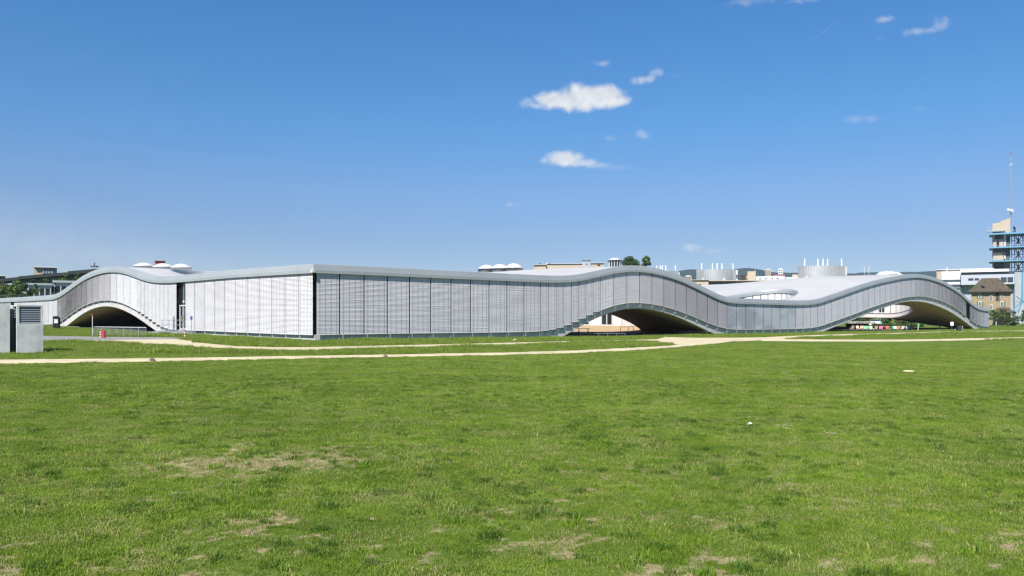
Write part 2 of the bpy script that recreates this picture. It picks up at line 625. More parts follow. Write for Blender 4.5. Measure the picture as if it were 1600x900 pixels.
R_TOP = [(493.8, 412.7), (532.9, 414.4), (605.6, 418), (672, 421.5), (733.8, 424.7), (762.4, 426.2), (790.5, 427.6), (817, 428.9), (853, 430.7), (879.8, 431.1), (903, 429.3), (926.4, 424.4), (946.7, 419.6), (964, 416.2), (979.5, 414.6), (999.6, 414.8), (1019, 417.5), (1037.5, 422.2), (1055.5, 428), (1072.5, 435), (1089, 443.5), (1105, 451.5), (1121, 460), (1136, 465), (1150.7, 466.2), (1178.7, 467.1), (1205.3, 468.2), (1230.4, 469.3), (1254, 469.6), (1268, 468.9), (1280, 466.8), (1297.8, 460.9), (1317.8, 454.2), (1337.8, 447.1), (1355.5, 441.3), (1372, 436.9), (1388.9, 433.3), (1405.5, 430.2), (1420, 428.4), (1433.3, 428), (1446.7, 430), (1460, 433.6), (1473, 438.7), (1486.7, 446.2), (1500, 455.4), (1506.7, 462), (1516.7, 471.4), (1525.6, 477.6), (1534.4, 480.8), (1545, 481.8)]
R_PT = [(494.7, 426.2), (532.9, 428.2), (605.6, 431.3), (672, 434.2), (733.8, 436.8), (790.4, 439.1), (817, 440.4), (853, 441.8), (879.8, 442), (903, 440), (926.4, 436.4), (937, 434.2), (958.7, 428.4), (979.5, 424.9), (999.5, 425.3), (1019, 428.9), (1037.2, 434), (1055.5, 440), (1072.5, 447.8), (1089, 455.1), (1105, 462.7), (1121, 469.6), (1136, 474.2), (1150.7, 475.1), (1178.7, 476), (1205, 476.7), (1230, 477.3), (1254, 477.8), (1267, 477.5), (1280, 475.1), (1297.8, 470), (1317.8, 463.6), (1337.8, 456.7), (1355.5, 451.1), (1372, 445.8), (1388.9, 441.3), (1405.5, 437.3), (1420, 435.1), (1433.3, 434.7), (1446.7, 436.2), (1460, 440), (1473, 444.9), (1486.7, 452), (1500, 460.4), (1511, 469.4), (1516.7, 474.8), (1525.6, 481.1), (1534.4, 485.6), (1545, 486.9)]
R_PB = [(494.7, 522.7), (532.9, 522), (605.6, 520.8), (672, 519.9), (733.8, 519.3), (790.5, 518.6), (843.3, 517.6), (855, 516.9), (867.8, 515), (880, 510.6), (892, 506.1), (903.3, 501.1), (914.4, 495.6), (926, 489.4), (937, 484.2), (958.7, 476.4), (979.5, 472), (999.5, 472.2), (1018.5, 474.4), (1037, 478), (1055.5, 483.9), (1072.3, 490), (1089, 496.8), (1105, 504.4), (1121, 510.2), (1136, 514.2), (1150.7, 514.7), (1178.7, 514.4), (1205, 514.2), (1230, 513.8), (1254, 513.1), (1267, 512.3), (1280, 510), (1297.8, 503.6), (1317.8, 496.7), (1337.8, 489.3), (1355.5, 482.4), (1372, 476.4), (1388.9, 471.1), (1405.5, 466.2), (1420, 463.6), (1433.3, 462.4), (1446.7, 463.6), (1460, 466.7), (1473, 471.1), (1486.7, 477.8), (1500, 486.4), (1506.7, 491.5), (1516.7, 500.6), (1525.6, 506.6), (1534.4, 509.6), (1545, 510.2)]
R_SB = [(800, 545), (868, 537), (876, 530), (882, 526), (902, 514.4), (908.9, 510), (920, 503.9), (937, 494.8), (955, 489.3), (967.8, 485), (980, 482.4), (1002, 481.7), (1021, 483.9), (1040, 488.3), (1057.8, 494.4), (1073, 500.6), (1091, 509.5), (1115, 520.4), (1125, 526), (1136, 531), (1160, 534), (1250, 531), (1276, 525), (1289, 518.2), (1306.7, 510.7), (1324, 504.4), (1342, 496.7), (1360, 488.9), (1377.8, 482.7), (1395.5, 477.1), (1408.9, 472.9), (1422, 471.1), (1435.5, 470.9), (1448.9, 472.9), (1462, 476.7), (1475.5, 482.2), (1488.9, 488.9), (1502, 497.8), (1515.5, 507.8), (1522, 513), (1530, 519), (1545, 522)]
L_TOP = [(-35, 468), (0, 466.2), (33, 464.4), (66.7, 462.2), (84.4, 460.8), (93, 457.6), (104.4, 450.2), (117.8, 440), (133, 429.3), (151, 421.1), (164.4, 417.3), (177.8, 416), (191, 416.7), (206.7, 421.1), (222, 427.1), (235.5, 430.7), (251, 432.2), (275.5, 431), (306.7, 427.9), (320, 426.6), (360, 422.3), (417.8, 417.9), (493.3, 412.3)]
L_PB = [(-35, 506), (66.7, 506.7), (86, 506.2), (95.5, 502.5), (111, 490), (124.4, 481.1), (137.8, 474.4), (155.5, 469.3), (171, 468.4), (184.4, 470.7), (195.5, 474.4), (208.9, 481.1), (222, 489.3), (235.5, 498.9), (246.7, 507.3), (253, 511.3), (262, 514), (289.3, 515.6), (319.3, 516.2), (368.2, 518.4), (404.7, 519.8), (445.5, 521.6), (490, 522.7)]
L_SB = [(-35, 519), (80, 519), (90, 516), (95.5, 513.5), (104.4, 508.2), (115.5, 498.9), (128.9, 489.3), (142.2, 482.7), (155.5, 479.3), (164.4, 478.7), (175.5, 480), (188.9, 484), (202.2, 490.7), (215.5, 498.9), (228.9, 508.9), (238.9, 515.6), (249, 524), (262, 532), (300, 545), (490, 560)]
fRT, fRP, fRB, fRS = (curve(trR, q, LU) for q in (R_TOP, R_PT, R_PB, R_SB))
fLT, fLB, fLS = (curve(trL, q, LV) for q in (L_TOP, L_PB, L_SB))
Z00 = float(fRT(0))
FH = 0.70                                           # height of the fascia


def fLP(v):
    return fLT(v) - FH


def fRP2(u):
    return fRT(u) - FH


def fLT2(v):
    return fLT(v) + (Z00 - float(fLT(0))) * np.exp(-np.asarray(v, float) / 3.0)


# ------------------------------------------------------------------ roof and soffit height fields
def roof_z(u, v):
    u = np.asarray(u, float)
    v = np.asarray(v, float)
    a = fRT(u)
    rise = 0.0 * np.minimum(v, 50) * sstep(0, 30, u) * (1 - sstep(60, 90, u))
    rise = rise + np.exp(-((u - 124) / 34) ** 2) * np.interp(v, [0, 8, 16, 23, 30, 37, 50, 80], [0, 0.1, 0.24, 0.05, -0.35, -0.62, -0.7, -0.9])
    rise = rise + 0.22 * np.exp(-((u - 41) / 18) ** 2) * sstep(0, 16, v) * np.exp(-(v / 60) ** 2)
    b = (fLT2(v) - Z00) * np.exp(-(u / 34) ** 2)
    return a + b + rise


ctrl = []
for uu in np.arange(0, LU + 0.1, 3.4):
    ctrl.append((uu, 0.0, max(-1.3, float(fRS(uu)))))
for vv in np.arange(3, LV + 0.1, 3.4):
    ctrl.append((0.0, vv, max(-1.0, float(fLS(vv)))))
ctrl += [(43, 6, 3.1), (36, 6, 2.3), (46, 12, 2.9), (50, 12.4, 2.35), (40, 12, 3.1), (33, 12, 2.4), (55, 13, 0.9), (59, 14, -0.2), (64, 18, -0.8), (66, 27, -0.8), (66, 35, -0.8), (70, 15, -1.2), (75, 25, -1.2), (60, 40, -1.0), (45, 42, -0.5), (35, 35, 0.0), (26, 25, -0.5),
         (114, 5, 3.9), (122, 5, 4.2), (130, 5, 3.7), (138.5, 10.8, 1.75), (136, 17, 1.75), (130, 19, 1.8), (145, 18, 1.9), (150, 22, 2.0), (163, 20, 2.0), (163, 28, 2.2), (163, 36, 1.6), (150, 32, 2.0), (140, 26, 2.0), (120, 16, 2.2), (112, 12, 2.6), (150, 7, 0.1), (163, 6, -1.0), (157, 11, 0.9), (163, 13, 0.9), (100, 10, -0.8), (95, 25, -1.2), (115, 30, 1.0), (140, 40, 0.5), (163, 50, -1.0),
         (14, 52, 3.0), (14, 60, 2.6), (28, 52, 2.2), (28, 62, 1.5), (45, 56, 0.3), (14, 38, -0.6), (14, 76, -0.8), (28, 40, -0.8), (28, 76, -1.0), (60, 60, -1.2)]
for uu in (15, 40, 70, 100, 130, 160):
    for vv in (88, 105, 121):
        ctrl.append((uu, vv, -1.2))
for uu in (85, 110, 135, 160):
    ctrl.append((uu, 68, -1.2))
CT = np.array(ctrl)
dd = np.hypot(CT[:, None, 0] - CT[None, :, 0], CT[:, None, 1] - CT[None, :, 1])
WT = np.linalg.solve(-dd + np.eye(len(CT)) * 1e-6 + 200.0, CT[:, 2])


def soffit_z(u, v):
    u, v = np.asarray(u, float), np.asarray(v, float)
    sh = np.broadcast(u, v).shape
    uf, vf = np.broadcast_to(u, sh).ravel(), np.broadcast_to(v, sh).ravel()
    d = np.hypot(uf[:, None] - CT[None, :, 0], vf[:, None] - CT[None, :, 1])
    z = (200.0 - d) @ WT
    w = np.exp(-vf / 0.8)
    z = z * (1 - w) + np.maximum(fRS(uf), -1.6) * w
    w = np.exp(-uf / 0.8)
    z = z * (1 - w) + np.maximum(fLS(vf), -1.6) * w
    return z.reshape(sh)


# courtyards: centre u, v, radii, turned, holes through roof / through slab
PATIOS = [
    dict(c=(53.0, 27.0), r=(13.0, 15.0), roof=True, slab=True),
    dict(c=(82.5, 12.0), r=(12.5, 6.8), roof=True, slab=False),
    dict(c=(128.5, 11.2), r=(10.5, 7.2), roof=True, slab=True),
    dict(c=(9.5, 38.5), r=(5.2, 6.5), roof=True, slab=False),
]


def grid_surface(zf, key, nudge_edge, step=1.2):
    us = np.unique(np.concatenate([np.arange(nudge_edge, LU - nudge_edge, step), [LU - nudge_edge]]))
    vs = np.unique(np.concatenate([np.arange(nudge_edge, LV - nudge_edge, step), [LV - nudge_edge]]))
    U, V = np.meshgrid(us, vs, indexing='ij')
    nu, nv = U.shape
    keep = np.ones((nu - 1, nv - 1), bool)
    for p in PATIOS:
        if not p[key]:
            continue
        (cu, cv), (ru, rv) = p['c'], p['r']
        e = np.hypot((U - cu) / ru, (V - cv) / rv)
        inside = e < 1.0
        cell = inside[:-1, :-1] | inside[1:, :-1] | inside[:-1, 1:] | inside[1:, 1:]
        near = np.zeros_like(inside)
        cell_in = (inside[:-1, :-1] & inside[1:, :-1] & inside[:-1, 1:] & inside[1:, 1:])
        keep &= ~cell_in
        # pull the inside corners of the cut cells out to the rim
        m = inside & (e > 0.55)
        touch = np.zeros_like(inside)
        k2 = cell & ~cell_in
        touch[:-1, :-1] |= k2
        touch[1:, :-1] |= k2
        touch[:-1, 1:] |= k2
        touch[1:, 1:] |= k2
        m = inside & touch
        f = np.where(m, 1.0 / np.maximum(e, 1e-3), 1.0)
        U = np.where(m, cu + (U - cu) * f, U)
        V = np.where(m, cv + (V - cv) * f, V)
    Z = zf(U, V)
    return U, V, Z, keep


def surf_mesh(U, V, Z, keep, flip=False):
    nu, nv = U.shape
    X = C0.x + U * SX - V * CX
    Y = C0.y + U * CX + V * SX
    mb = MB()
    mb.v = [tuple(t) for t in np.stack([X, Y, Z], -1).reshape(-1, 3).tolist()]
    for i in range(nu - 1):
        for j in range(nv - 1):
            if keep[i, j]:
                a = i * nv + j
                q = (a, a + nv, a + nv + 1, a + 1)
                mb.f.append(q[::-1] if flip else q)
                mb.m.append(0)
    used = set(k for f in mb.f for k in f)
    remap = {k: n for n, k in enumerate(sorted(used))}
    mb.v = [mb.v[k] for k in sorted(used)]
    mb.f = [tuple(remap[k] for k in f) for f in mb.f]
    return mb


# ================================================================== SETTING: ground, paths
def terrain_axis(fine0, fine1, st, far):
    a = list(np.arange(fine0, fine1 + 0.01, st))
    x = fine1
    s = st
    while x < far:
        s *= 1.35
        x += s
        a.append(x)
    x = fine0
    s = st
    while x > -far:
        s *= 1.35
        x -= s
        a.insert(0, x)
    return np.array(a)


def ground_material():
    m = bpy.data.materials.new('lawn soil and thatch')
    m.use_nodes = True
    nt = m.node_tree
    b = nt.nodes['Principled BSDF']
    b.inputs['Roughness'].default_value = 0.95
    b.inputs['Specular IOR Level'].default_value = 0.1
    geo = nt.nodes.new('ShaderNodeNewGeometry')

    def noise(scale, detail=5, rough=0.6):
        n = nt.nodes.new('ShaderNodeTexNoise')
        n.inputs['Scale'].default_value = scale
        n.inputs['Detail'].default_value = detail
        n.inputs['Roughness'].default_value = rough
        nt.links.new(geo.outputs['Position'], n.inputs['Vector'])
        return n.outputs['Fac']

    def ramp(fac, stops):
        r = nt.nodes.new('ShaderNodeValToRGB')
        el = r.color_ramp.elements
        while len(el) < len(stops):
            el.new(0.5)
        for e, (p, c) in zip(el, stops):
            e.position = p
            e.color = (*c, 1)
        nt.links.new(fac, r.inputs[0])
        return r.outputs[0]

    def mixc(f, a, c, mode='MIX'):
        x = nt.nodes.new('ShaderNodeMix')
        x.data_type = 'RGBA'
        x.blend_type = mode
        if isinstance(f, float):
            x.inputs['Factor'].default_value = f
        else:
            nt.links.new(f, x.inputs['Factor'])
        nt.links.new(a, x.inputs['A'])
        nt.links.new(c, x.inputs['B'])
        return x.outputs['Result']

    def rng_(fac, lo, hi):
        mr = nt.nodes.new('ShaderNodeMapRange')
        mr.inputs['From Min'].default_value = lo
        mr.inputs['From Max'].default_value = hi
        nt.links.new(fac, mr.inputs['Value'])
        return mr.outputs[0]

    green = ramp(noise(1.1, 6, 0.7), [(0.3, (0.062, 0.108, 0.014)), (0.5, (0.088, 0.138, 0.020)), (0.7, (0.125, 0.168, 0.032))])
    fine = ramp(noise(26, 4, 0.7), [(0.25, (0.55, 0.55, 0.5)), (0.75, (1.35, 1.3, 1.2))])
    green = mixc(1.0, green, fine, 'MULTIPLY')
    soil = ramp(noise(9, 5, 0.7), [(0.3, (0.195, 0.168, 0.082)), (0.7, (0.35, 0.300, 0.175))])
    big = ramp(noise(0.07, 4, 0.6), [(0.35, (0.88, 0.95, 0.9)), (0.65, (1.14, 1.06, 1.1))])
    green = mixc(1.0, green, big, 'MULTIPLY')
    att = nt.nodes.new('ShaderNodeAttribute')
    att.attribute_name = 'bare'
    w = nt.nodes.new('ShaderNodeMath')
    w.operation = 'ADD'
    nt.links.new(att.outputs['Fac'], w.inputs[0])
    sp = nt.nodes.new('ShaderNodeMath')
    sp.operation = 'MULTIPLY_ADD'
    nt.links.new(noise(16.0, 5, 0.8), sp.inputs[0])
    sp.inputs[1].default_value = 1.7
    sp.inputs[2].default_value = -0.9
    nt.links.new(sp.outputs[0], w.inputs[1])
    col = mixc(rng_(w.outputs[0], 0.12, 0.42), green, soil)
    nt.links.new(col, b.inputs['Base Color'])
    bp = nt.nodes.new('ShaderNodeBump')
    bp.inputs['Strength'].default_value = 0.6
    bp.inputs['Distance'].default_value = 0.05
    nt.links.new(noise(14, 6, 0.75), bp.inputs['Height'])
    nt.links.new(bp.outputs[0], b.inputs['Normal'])
    return m


# value noise shared by the soil and the sward
def vnoise(x, y, scale, seed):
    r = np.random.default_rng(seed)
    T = r.random((64, 64))
    X, Y = np.asarray(x) / scale + 100, np.asarray(y) / scale + 100
    i, j = np.floor(X).astype(int), np.floor(Y).astype(int)
    fx, fy = X - i, Y - j
    fx, fy = fx * fx * (3 - 2 * fx), fy * fy * (3 - 2 * fy)
    i0, j0, i1, j1 = i % 64, j % 64, (i + 1) % 64, (j + 1) % 64
    return (T[i0, j0] * (1 - fx) * (1 - fy) + T[i1, j0] * fx * (1 - fy) + T[i0, j1] * (1 - fx) * fy + T[i1, j1] * fx * fy)


def bareness(x, y):
    n = 0.40 * vnoise(x, y, 0.75, 1) + 0.42 * vnoise(x, y, 0.26, 2) + 0.18 * vnoise(x, y, 2.6, 3)
    d = np.hypot(x, y)
    near = 1 - sstep(6.0, 12.5, d)
    # scattered hand-sized bare spots, gathered in looser areas
    spots = 0.55 * vnoise(x, y, 0.20, 4) + 0.45 * vnoise(x, y, 0.085, 5)
    area = 0.6 * vnoise(x, y, 1.1, 6) + 0.4 * vnoise(x, y, 0.45, 8)
    b = sstep(0.63, 0.84, spots + 0.42 * (area - 0.5) + 0.055 * near) * (0.15 + 0.50 * near)
    # the worn patch left of centre
    e = np.hypot((x + 2.75) / 1.45, (y - 9.6) / 1.5)
    w = 1 - sstep(0.35, 1.25, e - 1.3 * (n - 0.52))
    b = np.maximum(b, w * (0.50 + 0.48 * sstep(0.36, 0.60, spots)))
    e = np.hypot((x + 4.05) / 0.42, (y - 9.0) / 0.25)
    w = 1 - sstep(0.3, 1.1, e - 1.6 * (n - 0.52))
    return np.maximum(b, w * (0.35 + 0.5 * sstep(0.40, 0.6, spots)))


xs = terrain_axis(-24, 24, 0.3, 5200)
ys = terrain_axis(3, 40, 0.3, 5200)
xs = np.unique(np.round(np.concatenate([xs, np.arange(-130, 150, 3.0), np.arange(-10, 10, 0.1)]), 3))
ys = np.unique(np.round(np.concatenate([ys, np.arange(40, 240, 3.0), np.arange(3.5, 13, 0.1)]), 3))
XX, YY = np.meshgrid(xs, ys, indexing='ij')
ZZ = ground(XX, YY)
near_w = 1 - sstep(30, 45, np.hypot(XX, YY))
ZZ = ZZ + near_w * (0.05 * (vnoise(XX, YY, 1.7, 21) - 0.5) + 0.03 * (vnoise(XX, YY, 0.7, 22) - 0.5))
nx, ny = XX.shape
gv = np.stack([XX, YY, ZZ], -1).reshape(-1, 3)
ii, jj = np.meshgrid(np.arange(nx - 1), np.arange(ny - 1), indexing='ij')
a = (ii * ny + jj).ravel()
gf = np.stack([a, a + ny, a + ny + 1, a + 1], -1)
gm = bpy.data.meshes.new('ground')
gm.from_pydata(gv.tolist(), [], gf.tolist())
bare = bareness(XX, YY) * (1 - sstep(30, 45, np.hypot(XX, YY)))
at_ = gm.attributes.new('bare', 'FLOAT', 'POINT')
at_.data.foreach_set('value', bare.ravel().astype(np.float32))
gm.materials.append(ground_material())
gm.polygons.foreach_set('use_smooth', [True] * len(gm.polygons))
go = bpy.data.objects.new('ground', gm)
COL.objects.link(go)
tag(go, 'wide green lawn with worn brownish patches', kind='structure')


def strip(name, far, near, material, dz, label, jit=0.16):
    """a laid surface between two edges traced on the terrain"""
    def dense(e):
        pts = [gp(*p) for p in e]
        o = []
        for p, q in zip(pts[:-1], pts[1:]):
            n = 14
            for k in range(n):
                o.append(p.lerp(q, k / n))
        o.append(pts[-1])
        return o
    A, B = dense(far), dense(near)
    # resample both by arclength fraction
    def res(L, n):
        d = [0]
        for p, q in zip(L[:-1], L[1:]):
            d.append(d[-1] + (q - p).length)
        t = np.linspace(0, d[-1], n)
        return [Vector((np.interp(x, d, [p.x for p in L]), np.interp(x, d, [p.y for p in L]), 0)) for x in t]
    n = max(len(A), len(B), int(max((A[0] - A[-1]).length, (B[0] - B[-1]).length) / 0.5))
    A, B = res(A, n), res(B, n)
    mb = MB()
    rows = 9
    for i in range(n):
        ja, jb = random.uniform(-jit, jit), random.uniform(-jit, jit)
        w = (B[i] - A[i])
        wn_ = w.normalized() if w.length > 1e-6 else Vector((0, -1, 0))
        for r in range(rows):
            t = r / (rows - 1)
            p = A[i].lerp(B[i], t) + wn_ * (ja * (1 - t) + jb * t)
            crown = 0.035 * (1 - (2 * t - 1) ** 2)
            edge = -0.06 if r in (0, rows - 1) else 0.0
            mb.v.append((p.x, p.y, G(p.x, p.y) + dz + crown + edge))
    for i in range(n - 1):
        for r in range(rows - 1):
            k = i * rows + r
            mb.f.append((k, k + 1, k + rows + 1, k + rows))
            mb.m.append(0)
    o = mb.build(name, material, smooth=True)
    tag(o, label, kind='structure')
    return o


PATHS = []


def path(name, far, near, material, dz, label):
    PATHS.append((far, near))
    return strip(name, far, near, material, dz, label)


path('path', [(-260, 566.5), (0, 562.6), (238, 560.3), (400, 558), (600, 554.8), (800, 551), (900, 547.8), (980, 544), (1040, 541), (1070, 538)],
     [(-260, 574), (0, 568.6), (238, 565), (400, 562), (600, 558), (800, 554.8), (900, 552), (980, 548), (1040, 544.2), (1090, 539.6)], 'path', 0.02, 'pale gravel path crossing the lawn in front of the building')
path('path', [(262, 532.5), (289, 533.3), (330, 536.8), (373, 541.6), (440, 543.2), (493, 543), (569, 541), (658, 539), (724, 537.6), (800, 535.8), (898, 533), (964, 531.8), (1030, 530.2), (1075, 528.5)],
     [(180, 535), (222, 539), (306, 543), (373, 547), (440, 548.3), (493, 547.8), (569, 545.8), (658, 543.6), (724, 541.2), (800, 539), (898, 535.7), (964, 535), (1030, 534), (1075, 533.5)], 'path', 0.025, 'pale gravel path curving along the foot of the facade')
path('path', [(1040, 526.6), (1093, 527.6), (1150, 527.2), (1200, 526.6), (1267, 523.6), (1333, 521.8), (1409, 520.2), (1500, 517.5), (1600, 516.6), (1760, 515.5)],
     [(1020, 533.5), (1060, 540.2), (1090, 540), (1140, 534.2), (1180, 532.4), (1222, 531.2), (1267, 527), (1333, 524.2), (1409, 521.8), (1500, 519), (1600, 518.2), (1760, 517)], 'path', 0.03, 'pale gravel junction and path leading right towards the far corner')
path('path', [(1190, 530.2), (1290, 530.8), (1412, 531), (1500, 529.5), (1600, 527), (1760, 522.5)],
     [(1190, 532.9), (1290, 533.6), (1412, 533.6), (1500, 532), (1600, 529.6), (1760, 525)], 'path', 0.035, 'narrow pale gravel path on the right edge of the lawn')
path('road', [(-160, 526.5), (69, 524.6), (155, 526), (230, 526.4), (262, 527), (287, 528.6)],
     [(-160, 536), (69, 534.3), (155, 533.4), (200, 534.4), (250, 531.8), (284, 530.6)], 'asphalt', 0.022, 'grey asphalt lane ending at the entrance stairs')
path('path', [(128, 533.6), (200, 531.6), (250, 530.4), (282, 530.6), (300, 533)],
     [(128, 534.9), (175, 535.4), (222, 539.6), (262, 541), (300, 542.8)], 'path', 0.05, 'pale gravel apron where the path meets the asphalt lane')

# hills on the horizon
mb = MB()
hx = np.linspace(-200, 3600, 150)
for layer, (D, base, amp, seed, x0, x1) in enumerate([(3300, 0, 1, 5, 500, 3600)]):
    prof = []
    for x in hx:
        px = 800 + x / D * F
        y = np.interp(px, [800, 1040, 1062, 1080, 1110, 1135, 1150, 1165, 1180, 1195, 1240, 1265, 1300, 1330, 1370, 1400, 1440, 1470, 1520, 1700, 2100], [440, 432, 424, 420.5, 421, 420, 420.5, 419, 422, 426.5, 425.5, 428, 430, 427.5, 426, 425.5, 424.8, 424, 424, 428, 440])
        z = EYE + (HY - y) / F * D
        prof.append(z + 5 * (vnoise(x, 0, 60, 5) - 0.5) + 5 * (vnoise(x, 0, 22, 6) - 0.5))
    rows = 7
    for i, x in enumerate(hx):
        for r in range(rows):
            t = r / (rows - 1)
            zz = prof[i] * math.sin(t * math.pi / 2) ** 0.8 - 4 * (1 - t)
            mb.v.append((x * (0.94 + 0.06 * t), D - 700 * (1 - t) + 40 * float(vnoise(x, r * 50, 80, 7)), zz))
    for i in range(len(hx) - 1):
        for r in range(rows - 1):
            k = i * rows + r
            mb.f.append((k, k + rows, k + rows + 1, k + 1))
            mb.m.append(0)
o = mb.build('hills', 'hill', smooth=True)
tag(o, 'dark wooded hills on the horizon', kind='structure')

# ================================================================== THE LEARNING CENTRE
LC = empty('learning_center', (C0.x, C0.y, 0), 'huge low undulating building with closed grey blinds, arched over the ground', 'building')

# roof skin
U, V, Z, keep = grid_surface(roof_z, 'roof', 0.35)
roof = surf_mesh(U, V, Z - 0.03, keep).build('roof', 'roof', LC, smooth=True)
# soffit (the floor shell seen from below)
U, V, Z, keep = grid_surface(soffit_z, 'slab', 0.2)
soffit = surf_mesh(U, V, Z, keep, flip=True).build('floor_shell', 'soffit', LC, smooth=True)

# --- fascia pieces, one per bay, round the two visible eaves
PROF = [(-0.40, -0.01), (0.06, 0.012), (0.095, 0.0), (0.105, -0.03), (0.165, -0.42), (0.18, -0.43), (0.18, -0.70), (-0.05, -0.705), (-0.40, -0.60)]


def fascia_bay(side, a, b, n=4, label=None):
    mb = MB()
    g = 0.008
    sN = len(PROF)
    for i in range(n + 1):
        t = a + g + (b - a - 2 * g) * i / n
        for (o, h) in PROF:
            if side == 'R':
                tt = t
                p = P(t, -o, float(fRT(t)) + h)
                if a <= 0.001 and i == 0:
                    p = P(-o, -o, float(fRT(0)) + h)
            else:
                p = P(-o, t, float(fLT2(t)) + h)
                if a <= 0.001 and i == 0:
                    p = P(-o, -o, float(fRT(0)) + h)
            mb.v.append(tuple(p))
    for i in range(n):
        for k in range(sN):
            k2 = (k + 1) % sN
            q = (i * sN + k, i * sN + k2, (i + 1) * sN + k2, (i + 1) * sN + k)
            mb.f.append(q if side == 'L' else q[::-1])
            mb.m.append(0)
    mb.f.append(tuple(range(sN)))
    mb.m.append(0)
    mb.f.append(tuple(n * sN + k for k in range(sN))[::-1])
    mb.m.append(0)
    return mb.build('fascia_panel', 'fascia', roof)


nR = int(LU / MOD)
edR = [i * MOD for i in range(nR + 1)] + [LU]
nL = int(LV / MOD)
edL = [i * MOD for i in range(nL + 1)]
for a, b in zip(edR[:-1], edR[1:]):
    fascia_bay('R', a, b)
for a, b in zip(edL[:-1], edL[1:]):
    fascia_bay('L', a, b)

# --- glass walls behind the blinds
def wall_strip(pts, lo, hi, name, material, parent, flip=False):
    mb = MB()
    for (p, a, b) in zip(pts, lo, hi):
        mb.v.append((p.x, p.y, a))
        mb.v.append((p.x, p.y, b))
    for i in range(len(pts) - 1):
        q = (2 * i, 2 * i + 2, 2 * i + 3, 2 * i + 1)
        mb.f.append(q[::-1] if flip else q)
        mb.m.append(0)
    return mb.build(name, material, parent)


GI = 0.30
ts = np.arange(GI, LU - GI + 0.01, 0.75)
glassR = wall_strip([P(t, GI, 0) for t in ts], [float(fRB(t)) - 0.05 for t in ts], [float(fRT(t)) - 0.3 for t in ts], 'glass_wall', 'glass', LC)
ts = np.arange(GI, LV - GI + 0.01, 0.75)
glassL = wall_strip([P(GI, t, 0) for t in ts], [float(fLB(t)) - 0.05 for t in ts], [float(fLT2(t)) - 0.3 for t in ts], 'glass_wall', 'glass', LC, flip=True)
# plain rear sides, from roof to floor shell
ts = np.arange(0.2, LV - 0.1, 1.5)
wall_strip([P(LU - 0.25, t, 0) for t in ts], [float(soffit_z(LU - 0.25, t)) for t in ts], [float(roof_z(LU - 0.25, t)) for t in ts], 'rear_wall', 'blind', LC)
ts = np.arange(0.2, LU - 0.1, 1.5)
wall_strip([P(t, LV - 0.25, 0) for t in ts], [float(soffit_z(t, LV - 0.25)) for t in ts], [float(roof_z(t, LV - 0.25)) for t in ts], 'rear_wall', 'blind', LC, flip=True)

# --- slab edges
def slab_edge(side):
    mb = MB()
    ts = np.arange(0, (LU if side == 'R' else LV) + 0.01, 0.5)
    fb, fs = (fRB, fRS) if side == 'R' else (fLB, fLS)
    prof = lambda t: [(0.32, float(fb(t)) - 0.02), (0.165, float(fb(t)) - 0.04), (0.165, max(-1.6, float(fs(t)) + 0.05)), (0.23, max(-1.65, float(fs(t))))]
    for t in ts:
        for (o, z) in prof(t):
            tt = max(t, o)
            mb.v.append(tuple(P(tt, o, z) if side == 'R' else P(o, tt, z)))
    for i in range(len(ts) - 1):
        for k in range(3):
            q = (i * 4 + k, i * 4 + k + 1, (i + 1) * 4 + k + 1, (i + 1) * 4 + k)
            mb.f.append(q if side == 'R' else q[::-1])
            mb.m.append(0)
    return mb.build('slab_edge', 'conc', soffit)


slab_edge('R')
slab_edge('L')

# --- exterior venetian blinds, one per bay, and the brackets below them
brk = MB()


